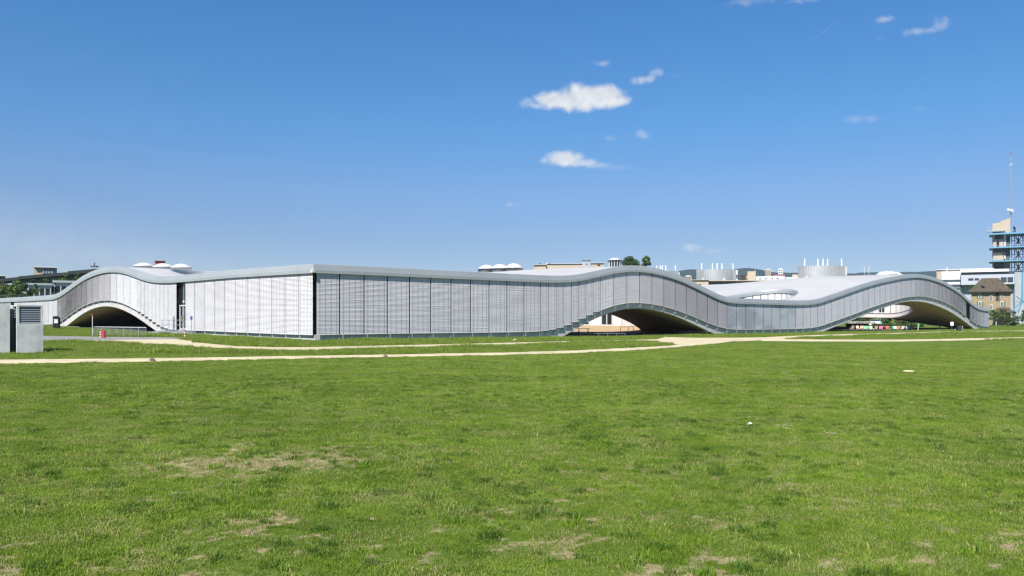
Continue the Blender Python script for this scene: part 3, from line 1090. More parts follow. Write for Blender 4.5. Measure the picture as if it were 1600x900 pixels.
def blind(side, a, b, stepped, material='blind', gap=0.055, open_=0.0):
    fb, ft = (fRB, fRT) if side == 'R' else (fLB, fLT2)
    gw = glassR if side == 'R' else glassL
    a2, b2 = a + gap, b - gap
    za, zb = float(fb(a2)), float(fb(b2))
    ta, tb = float(ft(a2)) - FH + 0.12, float(ft(b2)) - FH + 0.12
    if stepped:
        m = max(za, zb) * 0.55 + min(za, zb) * 0.45 + 0.02
        tilt = (zb - za) * 0.10
        za, zb = m - tilt, m + tilt
        tm = max(ta, tb)
        ta, tb = tm - tilt, tm + tilt
    mb = MB()
    h = ((ta - za) + (tb - zb)) / 2
    n = max(8, int(round(h / 0.10)))
    lean = random.uniform(-0.004, 0.004)

    def pt(t, o, z):
        return P(t, -o, z) if side == 'R' else P(-o, t, z)
    wob = [random.gauss(0, 0.0012) for _ in range(n)]
    for k in range(n):
        f0, f1 = k / n, (k + 1) / n
        zt_a, zt_b = ta - (ta - za) * f0, tb - (tb - zb) * f0
        f1 = f0 + (1 - 0.42 * open_) / n
        zl_a, zl_b = ta - (ta - za) * f1 - 0.006 * (1 - open_), tb - (tb - zb) * f1 - 0.006 * (1 - open_)
        o1 = 0.034 + 0.03 * open_ + lean + wob[k] + (0.003 if k % 4 == 0 else 0)
        # a slat: slightly curved, two strips
        zm_a, zm_b = (zt_a * 0.5 + zl_a * 0.5), (zt_b * 0.5 + zl_b * 0.5)
        om = o1 * 0.5 + 0.007
        v0 = len(mb.v)
        sag = random.gauss(0, 0.004)
        mb.v += [tuple(pt(a2, 0, zt_a)), tuple(pt(b2, 0, zt_b)), tuple(pt(a2, om, zm_a)), tuple(pt(b2, om, zm_b)), tuple(pt(a2, o1, zl_a)), tuple(pt(b2, o1 + sag, zl_b))]
        for q in ((v0, v0 + 2, v0 + 3, v0 + 1), (v0 + 2, v0 + 4, v0 + 5, v0 + 3)):
            mb.f.append(q if side == 'R' else q[::-1])
            mb.m.append(0)
    # bottom rail
    for (oa, ob, d0, d1) in ((-0.01, 0.05, 0.0, -0.05),):
        A = [pt(a2, oa, za + d1), pt(b2, oa, zb + d1), pt(b2, ob, zb + d1), pt(a2, ob, za + d1), pt(a2, oa, za), pt(b2, oa, zb), pt(b2, ob, zb), pt(a2, ob, za)]
        mb.hexa(A, 1)
    # guide cords
    nc = 4 if not stepped else 2
    for c in range(nc):
        f = (c + 0.5) / nc if nc > 2 else (0.25, 0.75)[c]
        t = a2 + (b2 - a2) * f
        w = 0.011
        z0, z1 = za + (zb - za) * f, ta + (tb - ta) * f
        mb.quad(pt(t - w, 0.047, z0), pt(t + w, 0.047, z0), pt(t + w, 0.047, z1), pt(t - w, 0.047, z1), 2)
    o = mb.build('blind', [material, 'hem', 'cord'], gw)
    # bracket at the bay's far side
    zb0 = float(fb(b))
    s = [pt(b - 0.018, -0.165, zb0 - 0.52), pt(b + 0.018, -0.165, zb0 - 0.52), pt(b + 0.018, -0.05, zb0 - 0.46), pt(b - 0.018, -0.05, zb0 - 0.46),
         pt(b - 0.018, -0.165, zb0 - 0.02), pt(b + 0.018, -0.165, zb0 - 0.02), pt(b + 0.018, 0.02, zb0 - 0.02), pt(b - 0.018, 0.02, zb0 - 0.02)]
    brk.hexa(s, 0)
    return o


for i in range(nR):
    a, b = edR[i], edR[i + 1]
    if i == 66:
        continue
    if 11 <= i < 15:
        mid = (a + b) / 2
        blind('R', a, mid, True, gap=0.04)
        blind('R', mid, b, True, gap=0.04)
    else:
        w = 'blind_reflect' if (26 <= i <= 33) else 'blind'
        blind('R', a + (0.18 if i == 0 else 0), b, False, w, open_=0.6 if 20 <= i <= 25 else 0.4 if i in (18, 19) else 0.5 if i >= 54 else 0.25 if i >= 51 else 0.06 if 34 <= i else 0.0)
blind('R', edR[-2], LU, False)
for i in range(nL):
    a, b = edL[i], edL[i + 1]
    if i in (11, 42):
        continue
    if 13 <= i < 17:
        mid = (a + b) / 2
        blind('L', a, mid, True, gap=0.03)
        blind('L', mid, b, True, gap=0.03)
    else:
        blind('L', a + (0.10 if i == 0 else 0), b, False, gap=0.04, open_=0.8 if 21 <= i <= 30 else 0.0)
tag(brk.build('bracket', 'hem', soffit), kind='stuff')
# floodlight at the corner
mb = MB()
mb.box(tuple(P(-0.22, -0.22, Z00 - 0.66)), (0.24, 0.2, 0.2), PHI)
mb.box(tuple(P(-0.16, -0.16, Z00 - 0.46)), (0.06, 0.06, 0.14), PHI)
mb.build('floodlight', 'white', LC)

# --- entrance door in the open bay of the left facade, mullion, red edge
va, vb = edL[11], edL[12]
zf = float(fLB((va + vb) / 2))
mb = MB()
dw0, dw1, dh = va + 0.06, vb - 0.42, 2.35
for (t0, t1, z0, z1) in ((dw0, dw0 + 0.09, zf, zf + dh), (dw1 - 0.09, dw1, zf, zf + dh), (dw0, dw1, zf + dh, zf + dh + 0.12), ((dw0 + dw1) / 2 - 0.06, (dw0 + dw1) / 2 + 0.06, zf, zf + dh), (dw0, dw1, zf, zf + 0.16)):
    mb.hexa([P(0.22, t0, z0), P(0.10, t0, z0), P(0.10, t1, z0), P(0.22, t1, z0), P(0.22, t0, z1), P(0.10, t0, z1), P(0.10, t1, z1), P(0.22, t1, z1)])
door = mb.build('door', 'frame', LC)
for t in ((dw0 + dw1) / 2 - 0.16, (dw0 + dw1) / 2 + 0.16):
    mb = MB()
    mb.tube([P(0.05, t, zf + 0.8), P(0.05, t, zf + 1.4)], 0.025, 6)
    mb.build('handle', 'steel', door)
mb = MB()
mb.hexa([P(0.2, va + 0.9, zf + dh + 0.14), P(0.14, va + 0.9, zf + dh + 0.14), P(0.14, va + 0.98, zf + dh + 0.14), P(0.2, va + 0.98, zf + dh + 0.14)] + [P(0.2, va + 0.9, float(fLT2(va)) - 0.7), P(0.14, va + 0.9, float(fLT2(va)) - 0.7), P(0.14, va + 0.98, float(fLT2(va)) - 0.7), P(0.2, va + 0.98, float(fLT2(va)) - 0.7)])
mb.build('mullion', 'steel', LC)
mb = MB()
mb.lathe(P(0.0, va + 0.45, zf + dh + 0.35), [(0.0, 0), (0.10, 0.02), (0.12, 0.1), (0.06, 0.18)], 10)
mb.build('door_lamp', 'white', LC)

# --- landing, steps and handrail at that door: one welded steel stair
zl = zf - 0.12
st = empty('entrance_stair', P(-1.0, 30, G(*P(-1.0, 30, 0).xy)), 'grey steel landing with steps and handrail at the glass entrance door', 'stairs')
v0, v1 = 22.0, 28.3
mb = MB()


def slab(mb, n0, n1, t0, t1, z0, z1, mi=0):
    mb.hexa([P(-n0, t0, z0), P(-n1, t0, z0), P(-n1, t1, z0), P(-n0, t1, z0), P(-n0, t0, z1), P(-n1, t0, z1), P(-n1, t1, z1), P(-n0, t1, z1)], mi)


slab(mb, 0.10, 1.25, v0, v1, zl - 0.14, zl)
mb.build('landing', 'steel', st)
gend = G(*P(-1, v1 + 2, 0).xy)
ns = 4
for k in range(ns):
    mb = MB()
    zt = zl - (zl - gend - 0.05) * (k + 1) / (ns + 1)
    slab(mb, 0.25, 1.2, v1 + k * 0.72 + 0.03, v1 + k * 0.72 + 0.62, zt - 0.05, zt)
    mb.build('tread', 'steel', st)
for nn in (0.18, 1.24):
    mb = MB()
    mb.bar(P(-nn, v1 - 0.05, zl - 0.12), P(-nn, v1 + ns * 0.72 + 0.15, gend + 0.02), 0.06, 0.26)
    mb.build('stringer', 'steel', st)
for t in np.linspace(v0 + 0.05, v1 - 0.6, 4):
    mb = MB()
    mb.tube([P(-1.21, t, zl), P(-1.21, t, zl + 1.1)], 0.028, 6)
    mb.build('post', 'steel', st)
    mb = MB()
    mb.tube([P(-1.0, t, G(*P(-1.0, t, 0).xy) - 0.1), P(-1.0, t, zl - 0.14)], 0.05, 6)
    mb.build('leg', 'steel', st)
for hh in (0.12, 0.62, 1.08):
    mb = MB()
    mb.tube([P(-1.21, v0, zl + hh), P(-1.21, v1 - 0.55, zl + hh)], 0.035, 6)
    mb.build('rail', 'steel', st)
mb = MB()
mb.box(tuple(P(-1.1, v0 + 2.9, zl)), (0.14, 0.14, 1.45), PHI)
mb.build('intercom_post', 'steel', st)

# --- courtyards: ring fascia, inner facades
def ellipse(p, n, grow=0.0):
    (cu, cv), (ru, rv) = p['c'], p['r']
    return [(cu + (ru + grow) * math.cos(2 * math.pi * k / n), cv + (rv + grow) * math.sin(2 * math.pi * k / n)) for k in range(n)]


WINDOWS = {0: set(), 1: set(), 2: set(), 3: set()}
for pi_, p in enumerate(PATIOS):
    n = 40 if pi_ != 3 else 28
    ring = ellipse(p, n * 3)
    # fascia ring with depth
    prof = [(0.25, -0.02), (0.0, 0.05), (-0.10, -0.02), (-0.16, -0.25), (-0.16, -0.68), (0.3, -0.66)]
    mb = MB()
    (cu, cv) = p['c']
    for (uu, vv) in ring:
        d = Vector((uu - cu, vv - cv)).normalized()
        zz = float(roof_z(uu, vv))
        for (o, h) in prof:
            mb.v.append(tuple(P(uu + d.x * o, vv + d.y * o, zz + h)))
    sN = len(prof)
    for i in range(len(ring)):
        j = (i + 1) % len(ring)
        for k in range(sN - 1):
            mb.f.append((i * sN + k, j * sN + k, j * sN + k + 1, i * sN + k + 1))
            mb.m.append(0)
    mb.build('courtyard_fascia', 'fascia', roof, smooth=False)
    # inner facade bays
    pts = ellipse(p, n, 0.12)
    cw = []
    for i in range(n):
        (u0, v0_), (u1, v1_) = pts[i], pts[(i + 1) % n]
        um, vm = (u0 + u1) / 2, (v0_ + v1_) / 2
        if p['slab']:
            b0 = max(float(soffit_z(u0, v0_)) + 0.75, 0.34 if pi_ == 0 else 0.2)
            b1 = max(float(soffit_z(u1, v1_)) + 0.75, 0.34 if pi_ == 0 else 0.2)
        else:
            b0 = b1 = 0.3
        t0, t1 = float(roof_z(u0, v0_)) - 0.6, float(roof_z(u1, v1_)) - 0.6
        if t0 - b0 < 0.8:
            continue
        cw.append((u0, v0_, u1, v1_, b0, b1, t0, t1, i))
    mb = MB()
    for (u0, v0_, u1, v1_, b0, b1, t0, t1, i) in cw:
        mb.quad(P(u0, v0_, b0), P(u1, v1_, b1), P(u1, v1_, t1), P(u0, v0_, t0))
    gwall = mb.build('courtyard_wall', 'glass', LC)
    for (u0, v0_, u1, v1_, b0, b1, t0, t1, i) in cw:
        win = (pi_ == 0 and i in (39, 1, 4)) or (pi_ == 1 and i in (5, 17)) or (pi_ == 2 and i in (1,))
        e = Vector((u1 - u0, v1_ - v0_))
        L = e.length
        e.normalize()
        nrm = Vector((-e.y, e.x))
        cvec = Vector((cu - u0, cv - v0_))
        if nrm.dot(cvec) < 0:
            nrm = -nrm
        g_ = 0.07
        b0, b1 = b0 + 0.16, b1 + 0.16

        def q(t, o, z):
            return P(u0 + e.x * t + nrm.x * o, v0_ + e.y * t + nrm.y * o, z)
        mb = MB()
        if win:
            for (ta_, tb_, za_, zb_) in ((0.0, 0.12, 0, 1), (L - 0.12, L, 0, 1), (L / 2 - 0.07, L / 2 + 0.07, 0, 1)):
                mb.hexa([q(ta_, 0.02, b0), q(tb_, 0.02, b0), q(tb_, 0.12, b0), q(ta_, 0.12, b0), q(ta_, 0.02, t0), q(tb_, 0.02, t0), q(tb_, 0.12, t0), q(ta_, 0.12, t0)])
            mb.hexa([q(0, 0.02, b0), q(L, 0.02, b1), q(L, 0.13, b1), q(0, 0.13, b0), q(0, 0.02, b0 + 0.2), q(L, 0.02, b1 + 0.2), q(L, 0.13, b1 + 0.2), q(0, 0.13, b0 + 0.2)])
            mb.build('window_frame', 'frame', gwall)
        else:
            mb.hexa([q(g_, 0.06, b0), q(L - g_, 0.06, b1), q(L - g_, 0.12, b1), q(g_, 0.12, b0), q(g_, 0.06, t0), q(L - g_, 0.06, t1), q(L - g_, 0.12, t1), q(g_, 0.12, t0)])
            mb.build('blind', 'blind', gwall)
    if p['slab']:
        mb = MB()
        rr = ellipse(p, n * 2)
        for (uu, vv) in rr:
            zz = float(soffit_z(uu, vv))
            d = Vector((uu - cu, vv - cv)).normalized()
            top = max(zz + 0.74, 0.30)
            for (o, z_) in ((0.0, zz - 0.02), (-0.06, zz + 0.1), (-0.06, top), (0.3, top)):
                mb.v.append(tuple(P(uu + d.x * o, vv + d.y * o, z_)))
        for i in range(len(rr)):
            j = (i + 1) % len(rr)
            for k in range(3):
                mb.f.append((i * 4 + k, j * 4 + k, j * 4 + k + 1, i * 4 + k + 1))
                mb.m.append(0)
        mb.build('courtyard_slab_edge', 'conc', soffit)

# --- courtyard and undercroft ground
def uv_sheet(name, u0, u1, v0, v1, zf_, material, label, mask=None, step=1.0):
    us, vs = np.arange(u0, u1 + 0.01, step), np.arange(v0, v1 + 0.01, step)
    mb = MB()
    idx = {}
    for i, uu in enumerate(us):
        for j, vv in enumerate(vs):
            q = P(uu, vv, 0)
            idx[i, j] = len(mb.v)
            mb.v.append((q.x, q.y, G(q.x, q.y) + zf_(uu, vv)))
    for i in range(len(us) - 1):
        for j in range(len(vs) - 1):
            if mask is None or mask(us[i] + step / 2, vs[j] + step / 2):
                mb.f.append((idx[i, j], idx[i + 1, j], idx[i + 1, j + 1], idx[i, j + 1]))
                mb.m.append(0)
    o = mb.build(name, material, smooth=True)
    tag(o, label, kind='structure')
    return o


uv_sheet('courtyard_ground', 30, 72, 9, 46, lambda u, v: 0.06 + 0.72 * float(sstep(52, 66, u + 0.15 * (v - 20))), 'sand', 'sandy ground of the sunlit courtyard behind the first arch',
         mask=lambda u, v: math.hypot((u - 53) / 17, (v - 27) / 17.5) < 1)
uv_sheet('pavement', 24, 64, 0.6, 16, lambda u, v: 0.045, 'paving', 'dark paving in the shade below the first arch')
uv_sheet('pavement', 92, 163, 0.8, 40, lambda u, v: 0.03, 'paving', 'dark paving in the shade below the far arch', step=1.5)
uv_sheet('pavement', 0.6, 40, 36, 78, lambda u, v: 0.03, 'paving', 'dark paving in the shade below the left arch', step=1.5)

# --- skylight domes on the roof
def dome(px, py_base, D, rad, hgt):
    c = at(px, py_base, D)
    mb = MB()
    mb.lathe((c.x, c.y, c.z - 1.2), [(rad, 0.0), (rad, 1.2), (rad * 1.06, 1.2), (rad * 1.06, 1.32), (rad * 0.98, 1.36)] + [(rad * (1 - q_) * 0.98, 1.36 + hgt * (1 - (1 - q_) ** 2)) for q_ in np.linspace(0.0, 0.95, 9)], 32)
    return mb.build('skylight', 'dome', roof, smooth=True)


def hatch(c, D):
    pass


for (px, py, D, r_, h_) in ((225, 416.5, 119, 1.42, 0.42), (255.5, 418, 117, 1.42, 0.46), (283.5, 419, 115, 1.38, 0.48),
                            (760.5, 420.8, 119, 1.28, 0.52), (781, 420.2, 118, 1.28, 0.56), (803, 419.5, 117, 1.32, 0.60),
                            (1379, 430, 170, 1.25, 0.62), (1386, 429.3, 173, 1.25, 0.65), (1393, 429.3, 176, 1.25, 0.6), (1400, 429.8, 179, 1.25, 0.55)):
    dome(px, py, D, r_, h_)
# lamps on the far roof
for px in (1350.5, 1357.5):
    D = 172
    b_, t_ = at(px, 431, D), at(px, 417.5, D)
    mb = MB()
    mb.tube([b_ - Vector((0, 0, 0.6)), t_], 0.035, 6)
    mb.bar(t_ - Vector((0.14, 0, 0)), t_ + Vector((0.14, 0, 0)), 0.09)
    mb.build('roof_mast', 'white', roof)
#@@OBJECTS@@
# ================================================================== NEAR THINGS
def AX(px, py):
    return gp(px, py)


# --- two concrete ventilation blocks at the left edge
def vent_block(px0, px1, py_base, hgt, depth, label, louver=True):
    c = gp((px0 + px1) / 2, py_base)
    a, b = gp(px0, py_base), gp(px1, py_base)
    k1 = (px1 - 800) / F
    w = (k1 * a.y - a.x) / (SX - k1 * CX)      # its face runs parallel to the long facade
    mid = Vector((a.x, a.y, min(a.z, c.z)))
    root = empty('ventilation_block', mid, label, 'vent block')
    ux, vx = Vector((SX, CX, 0)), Vector((-CX, SX, 0))

    def q(u, v, z):
        p = mid + ux * u + vx * v
        return Vector((p.x, p.y, mid.z + z))

    def bx(mb, u0, u1, v0, v1, z0, z1, mi=0):
        mb.hexa([q(u0, v0, z0), q(u1, v0, z0), q(u1, v1, z0), q(u0, v1, z0), q(u0, v0, z1), q(u1, v0, z1), q(u1, v1, z1), q(u0, v1, z1)], mi)
    lz = hgt * 0.635
    t = 0.14
    mb = MB()
    if louver:
        bx(mb, 0, w, 0, t, -0.15, lz)                        # front wall below the louvres
        bx(mb, w - t, w, t, depth, -0.15, hgt)               # far side
        bx(mb, 0, t, 0.9, depth, -0.15, hgt)                 # near side behind the door
        bx(mb, 0, 0.10, 0, 0.12, lz, hgt)                    # corner post
        bx(mb, w - 0.10, w, 0, t, lz, hgt)
        bx(mb, 0, w, depth - t, depth, -0.15, hgt)
        bx(mb, 0.0, w, 0.0, depth, hgt, hgt + 0.07)          # roof slab
    else:
        bx(mb, 0, w, 0, depth, -0.15, hgt + 0.07)
    mb.build('wall', 'conc_box', root)
    if louver:
        nlv = 9
        for k in range(nlv):
            mb = MB()
            z = lz + (hgt - lz) * (k + 0.2) / nlv
            dz = (hgt - lz) / nlv
            mb.hexa([q(0.12, 0.03, z), q(w - 0.11, 0.03, z), q(w - 0.11, 0.12, z + dz * 0.5), q(0.12, 0.12, z + dz * 0.5), q(0.12, 0.03, z + 0.025), q(w - 0.11, 0.03, z + 0.025), q(w - 0.11, 0.12, z + dz * 0.5 + 0.025), q(0.12, 0.12, z + dz * 0.5 + 0.025)])
            mb.build('louver', 'louver', root)
        mb = MB()
        bx(mb, 0.1, w - 0.1, 0.16, 0.2, lz - 0.05, hgt)
        mb.build('louver_backing', 'dark', root)
        mb = MB()
        bx(mb, 0.03, 0.07, 0.14, 0.9, -0.1, lz + 0.25)
        mb.build('door', 'black', root)
        for k in range(4):
            mb = MB()
            z = lz + 0.30 + 0.12 * k
            bx(mb, 0.02, 0.08, 0.14, 0.9, z, z + 0.05)
            mb.build('louver', 'louver', root)
        mb = MB()
        bx(mb, -0.02, 0.0, 0.02, 0.07, lz - 0.2, lz - 0.02)
        mb.build('conduit', 'white', root)
        # shuttering joints of the concrete
    return root


vent_block(26.5, 67.5, 551.8, 2.30, 2.2, 'grey concrete ventilation block with horizontal louvers and a dark side door')
vent_block(-62, 15.5, 553.2, 2.36, 2.2, 'plain grey concrete block cut off by the left edge of the picture', louver=False)

# --- information totem
b = gp(88.5, 514.2)
root = empty('information_totem', b, 'black round-shouldered information totem with a small white notice', 'totem')
sc_ = b.y / F
w, h = 9.3 * sc_, 20.5 * sc_
mb = MB()
prof = [(-w / 2, 0), (w / 2, 0), (w / 2, h * 0.80), (w * 0.44, h * 0.90), (w * 0.30, h * 0.97), (w * 0.1, h), (-w / 2, h)]
for dy in (-0.15, 0.15):
    for (x, z) in prof:
        mb.v.append((b.x + x, b.y + dy, b.z + z - 0.02))
n = len(prof)
mb.f.append(tuple(range(n)))
mb.f.append(tuple(range(n, 2 * n))[::-1])
mb.m += [0, 0]
for k in range(n):
    k2 = (k + 1) % n
    mb.f.append((k, k + n, k2 + n, k2))
    mb.m.append(0)
mb.build('body', 'black', root)
mb = MB()
mb.box((b.x - w * 0.0, b.y - 0.155, b.z + h * 0.46), (w * 0.62, 0.012, h * 0.29))
no = mb.build('notice', 'white', root)
mb = MB()
mb.box((b.x - w * 0.16, b.y - 0.165, b.z + h * 0.58), (w * 0.16, 0.006, h * 0.10))
mb.box((b.x + w * 0.12, b.y - 0.165, b.z + h * 0.66), (w * 0.20, 0.006, h * 0.05))
mb.build('print', 'louver', no)


def post(name, px, y0, y1, label, cat, rad=0.03, top=None, material='steel', bands=None, group=None):
    b = gp(px, y1)
    h = (y1 - y0) * b.y / F
    root = empty(name, b, label, cat, group)
    mb = MB()
    mb.tube([b - Vector((0, 0, 0.1)), b + Vector((0, 0, h))], rad, 8)
    mb.build('post', material, root)
    return root, b, h


r_, b, h = post('marker_post', 144.5, 491.6, 525.3, 'thin white marker post with a red head before the left arch', 'post', 0.028, material='white')
mb = MB()
mb.lathe((b.x - 0.04, b.y, b.z + h - 0.12), [(0.05, 0), (0.075, 0.04), (0.075, 0.12), (0.04, 0.16)], 10)
mb.build('head', 'red', r_)

r_, b, h = post('sign_post', 299.3, 496, 526.2, 'thin grey post with a small oval blue sign before the left facade', 'sign', 0.03)
mb = MB()
prof = [(0.11 * math.cos(a), 0.20 * math.sin(a)) for a in np.linspace(0, 2 * math.pi, 17)[:-1]]
for dy in (-0.035, -0.055):
    for (x, z) in prof:
        mb.v.append((b.x + x, b.y + dy, b.z + h - 0.05 + z))
n = 16
mb.f += [tuple(range(n)), tuple(range(n, 2 * n))[::-1]]
mb.m += [0, 0]
for k in range(n):
    mb.f.append((k, k + n, (k + 1) % n + n, (k + 1) % n))
    mb.m.append(0)
mb.build('sign_plate', 'signblue', r_)


def banded(px, y0, y1, rad, name, label, cat, nb=5):
    b = gp(px, y1)
    h = (y1 - y0) * b.y / F
    root = empty(name, b, label, cat)
    for k in range(nb):
        z0, z1 = h * k / nb, h * (k + 1) / nb
        mb = MB()
        prof = [(rad, z0 - (0.1 if k == 0 else 0)), (rad, z1)] if k < nb - 1 else [(rad, z0), (rad, z1 - rad * 0.4), (rad * 0.7, z1 - 0.05), (rad * 0.2, z1)]
        mb.lathe((b.x, b.y, b.z), prof, 12)
        mb.build('band', 'red' if (nb - k) % 2 else 'white', root)
    return root, b, h


rt, b, h = banded(157.8, 516, 528.8, 0.09, 'bollard', 'red bollard with a red and white striped edge on the asphalt lane', 'bollard', 7)
mb = MB()
for (x0, x1, z1) in ((0.10, 0.36, 0.97), ):
    w_ = 0.26
    prof = [(0.06, 0.0), (0.33, 0.0), (0.33, h * 0.75), (0.29, h * 0.9), (0.20, h * 0.98), (0.06, h)]
    for dy in (-0.13, 0.13):
        for (x, z) in prof:
            mb.v.append((b.x + x, b.y + dy, b.z + z))
    n = len(prof)
    mb.f += [tuple(range(n)), tuple(range(n, 2 * n))[::-1]]
    mb.m += [0, 0]
    for k in range(n):
        mb.f.append((k, k + n, (k + 1) % n + n, (k + 1) % n))
        mb.m.append(0)
mb.build('body', 'red', rt)
banded(289, 516.2, 530.2, 0.055, 'marker_pole', 'slim red and white banded pole beside the entrance stair', 'pole', 6)


def railing(name, p0, p1, hgt, npost, label, cat='railing', rails=(1.0,), mesh=0, rad=0.022, group=None, toprad=None):
    a, b = gp(*p0), gp(*p1)
    root = empty(name, a, label, cat, group)
    for k in range(npost):
        q = a.lerp(b, k / (npost - 1))
        z = G(q.x, q.y)
        mb = MB()
        mb.tube([(q.x, q.y, z - 0.1), (q.x, q.y, z + hgt)], rad, 6)
        mb.build('post', 'steel', root)
    for r in rails:
        mb = MB()
        mb.tube([(a.x, a.y, G(a.x, a.y) + hgt * r), (b.x, b.y, G(b.x, b.y) + hgt * r)], toprad or rad, 6)
        mb.build('rail', 'steel', root)
    if mesh:
        mb = MB()
        nn = mesh
        for k in range(nn + 1):
            q = a.lerp(b, k / nn)
            z = G(q.x, q.y)
            mb.bar((q.x, q.y, z + 0.08), (q.x, q.y, z + hgt * 0.97), 0.007)
        for f in np.linspace(0.1, 0.95, 7):
            mb.bar((a.x, a.y, G(a.x, a.y) + hgt * f), (b.x, b.y, G(b.x, b.y) + hgt * f), 0.006)
        tag(mb.build('wire_mesh', 'steel', root), kind='stuff')
    return root


railing('fence', (147, 525.2), (228, 526.2), 0.82, 8, 'grey wire mesh fence standing before the left arch', 'fence', rails=(1.0,), mesh=60)
railing('guard_rail', (98, 513.6), (122.5, 514.6), 0.32, 2, 'low grey rail at the left foot of the left arch')
railing('guard_rail', (907, 525.6), (977, 525.6), 0.30, 6, 'low grey rail in front of the picnic tables by the courtyard')
railing('guard_rail', (1062.5, 523.2), (1118, 522.8), 0.36, 5, 'low grey rail at the right foot of the first arch')
railing('guard_rail', (1312, 517.9), (1336, 517.9), 0.25, 3, 'low grey rail at the left foot of the far arch')

# --- picnic tables in the courtyard mouth
for (px, py, s, lab) in ((911.5, 520.6, 1.0, 'dark wooden picnic table standing in sun at the courtyard edge'), (933, 522.6, 0.62, 'low dark wooden bench right of the picnic table')):
    b = gp(px, py)
    root = empty('picnic_table' if s == 1.0 else 'bench', b, lab, 'table' if s == 1.0 else 'bench')
    L, W, H = 1.75, 0.75 if s == 1.0 else 0.45, 0.56 if s == 1.0 else 0.22
    for k in range(4 if s == 1.0 else 2):
        nk = 4 if s == 1.0 else 2
        mb = MB()
        mb.box((b.x, b.y - W / 2 + W * (k + 0.5) / nk, b.z + H), (L, W / nk - 0.02, 0.05), 0.0)
        mb.build('plank', 'wood', root)
    for sx in (-1, 1):
        for sy in (-1, 1):
            mb = MB()
            mb.bar((b.x + sx * L * 0.36, b.y + sy * W * 0.42, b.z - 0.03), (b.x + sx * L * 0.32, b.y + sy * W * 0.2, b.z + H), 0.07)
            mb.build('leg', 'wood', root)
# --- a frame (goal) in the courtyard
a, b = gp(969.5, 522.0), gp(989.5, 522.0)
root = empty('goal_frame', a, 'thin dark metal frame standing at the courtyard mouth', 'frame')
H_ = 11.3 * a.y / F
for q in (a, a.lerp(b, 0.6), b):
    mb = MB()
    mb.tube([(q.x, q.y, q.z - 0.05), (q.x, q.y, q.z + H_)], 0.03, 6)
    mb.build('post', 'wood', root)
mb = MB()
mb.tube([(a.x, a.y, a.z + H_), (b.x, b.y, b.z + H_)], 0.03, 6)
mb.build('crossbar', 'wood', root)

# --- litter bin, sign and small post before the far arch
b = gp(1499, 517)
root = empty('litter_bin', b, 'dark grey litter bin at the right foot of the far arch', 'bin')
s_ = b.y / F
mb = MB()
mb.box((b.x - 0.06, b.y, b.z - 0.05), (6.0 * s_, 0.7, 8.8 * s_))
mb.build('body', 'dark', root)
mb = MB()
mb.box((b.x + 3.4 * s_, b.y, b.z - 0.05), (1.0 * s_, 0.7, 8.4 * s_))
mb.build('side_panel', 'steel', root)
mb = MB()
mb.box((b.x - 0.06, b.y, b.z + 8.75 * s_ - 0.05), (6.3 * s_, 0.74, 0.06))
mb.build('lid', 'black', root)
b = gp(1487.3, 516.5)
root = empty('sign_board', b, 'small square white sign on a thin post in the far arch', 'sign')
mb = MB()
mb.tube([b - Vector((0, 0, 0.1)), b + Vector((0, 0, 13.5 * b.y / F))], 0.025, 6)
mb.build('post', 'steel', root)
mb = MB()
mb.box((b.x, b.y - 0.05, b.z + 7.6 * b.y / F), (5.2 * b.y / F, 0.03, 6.0 * b.y / F))
sg = mb.build('sign_plate', 'white', root)
mb = MB()
mb.box((b.x, b.y - 0.07, b.z + 9.4 * b.y / F), (0.5 * b.y / F, 0.006, 2.2 * b.y / F))
mb.build('print', 'louver', sg)
b = gp(1489, 516.2)
tagm = MB()
tagm.lathe((b.x + 0.05, b.y - 0.6, b.z - 0.05), [(0.07, 0), (0.07, 0.22), (0.04, 0.3)], 8)
o = tagm.build('stub_post', 'white', origin=None)
tag(o, 'short pale stub post left of the litter bin', 'post')


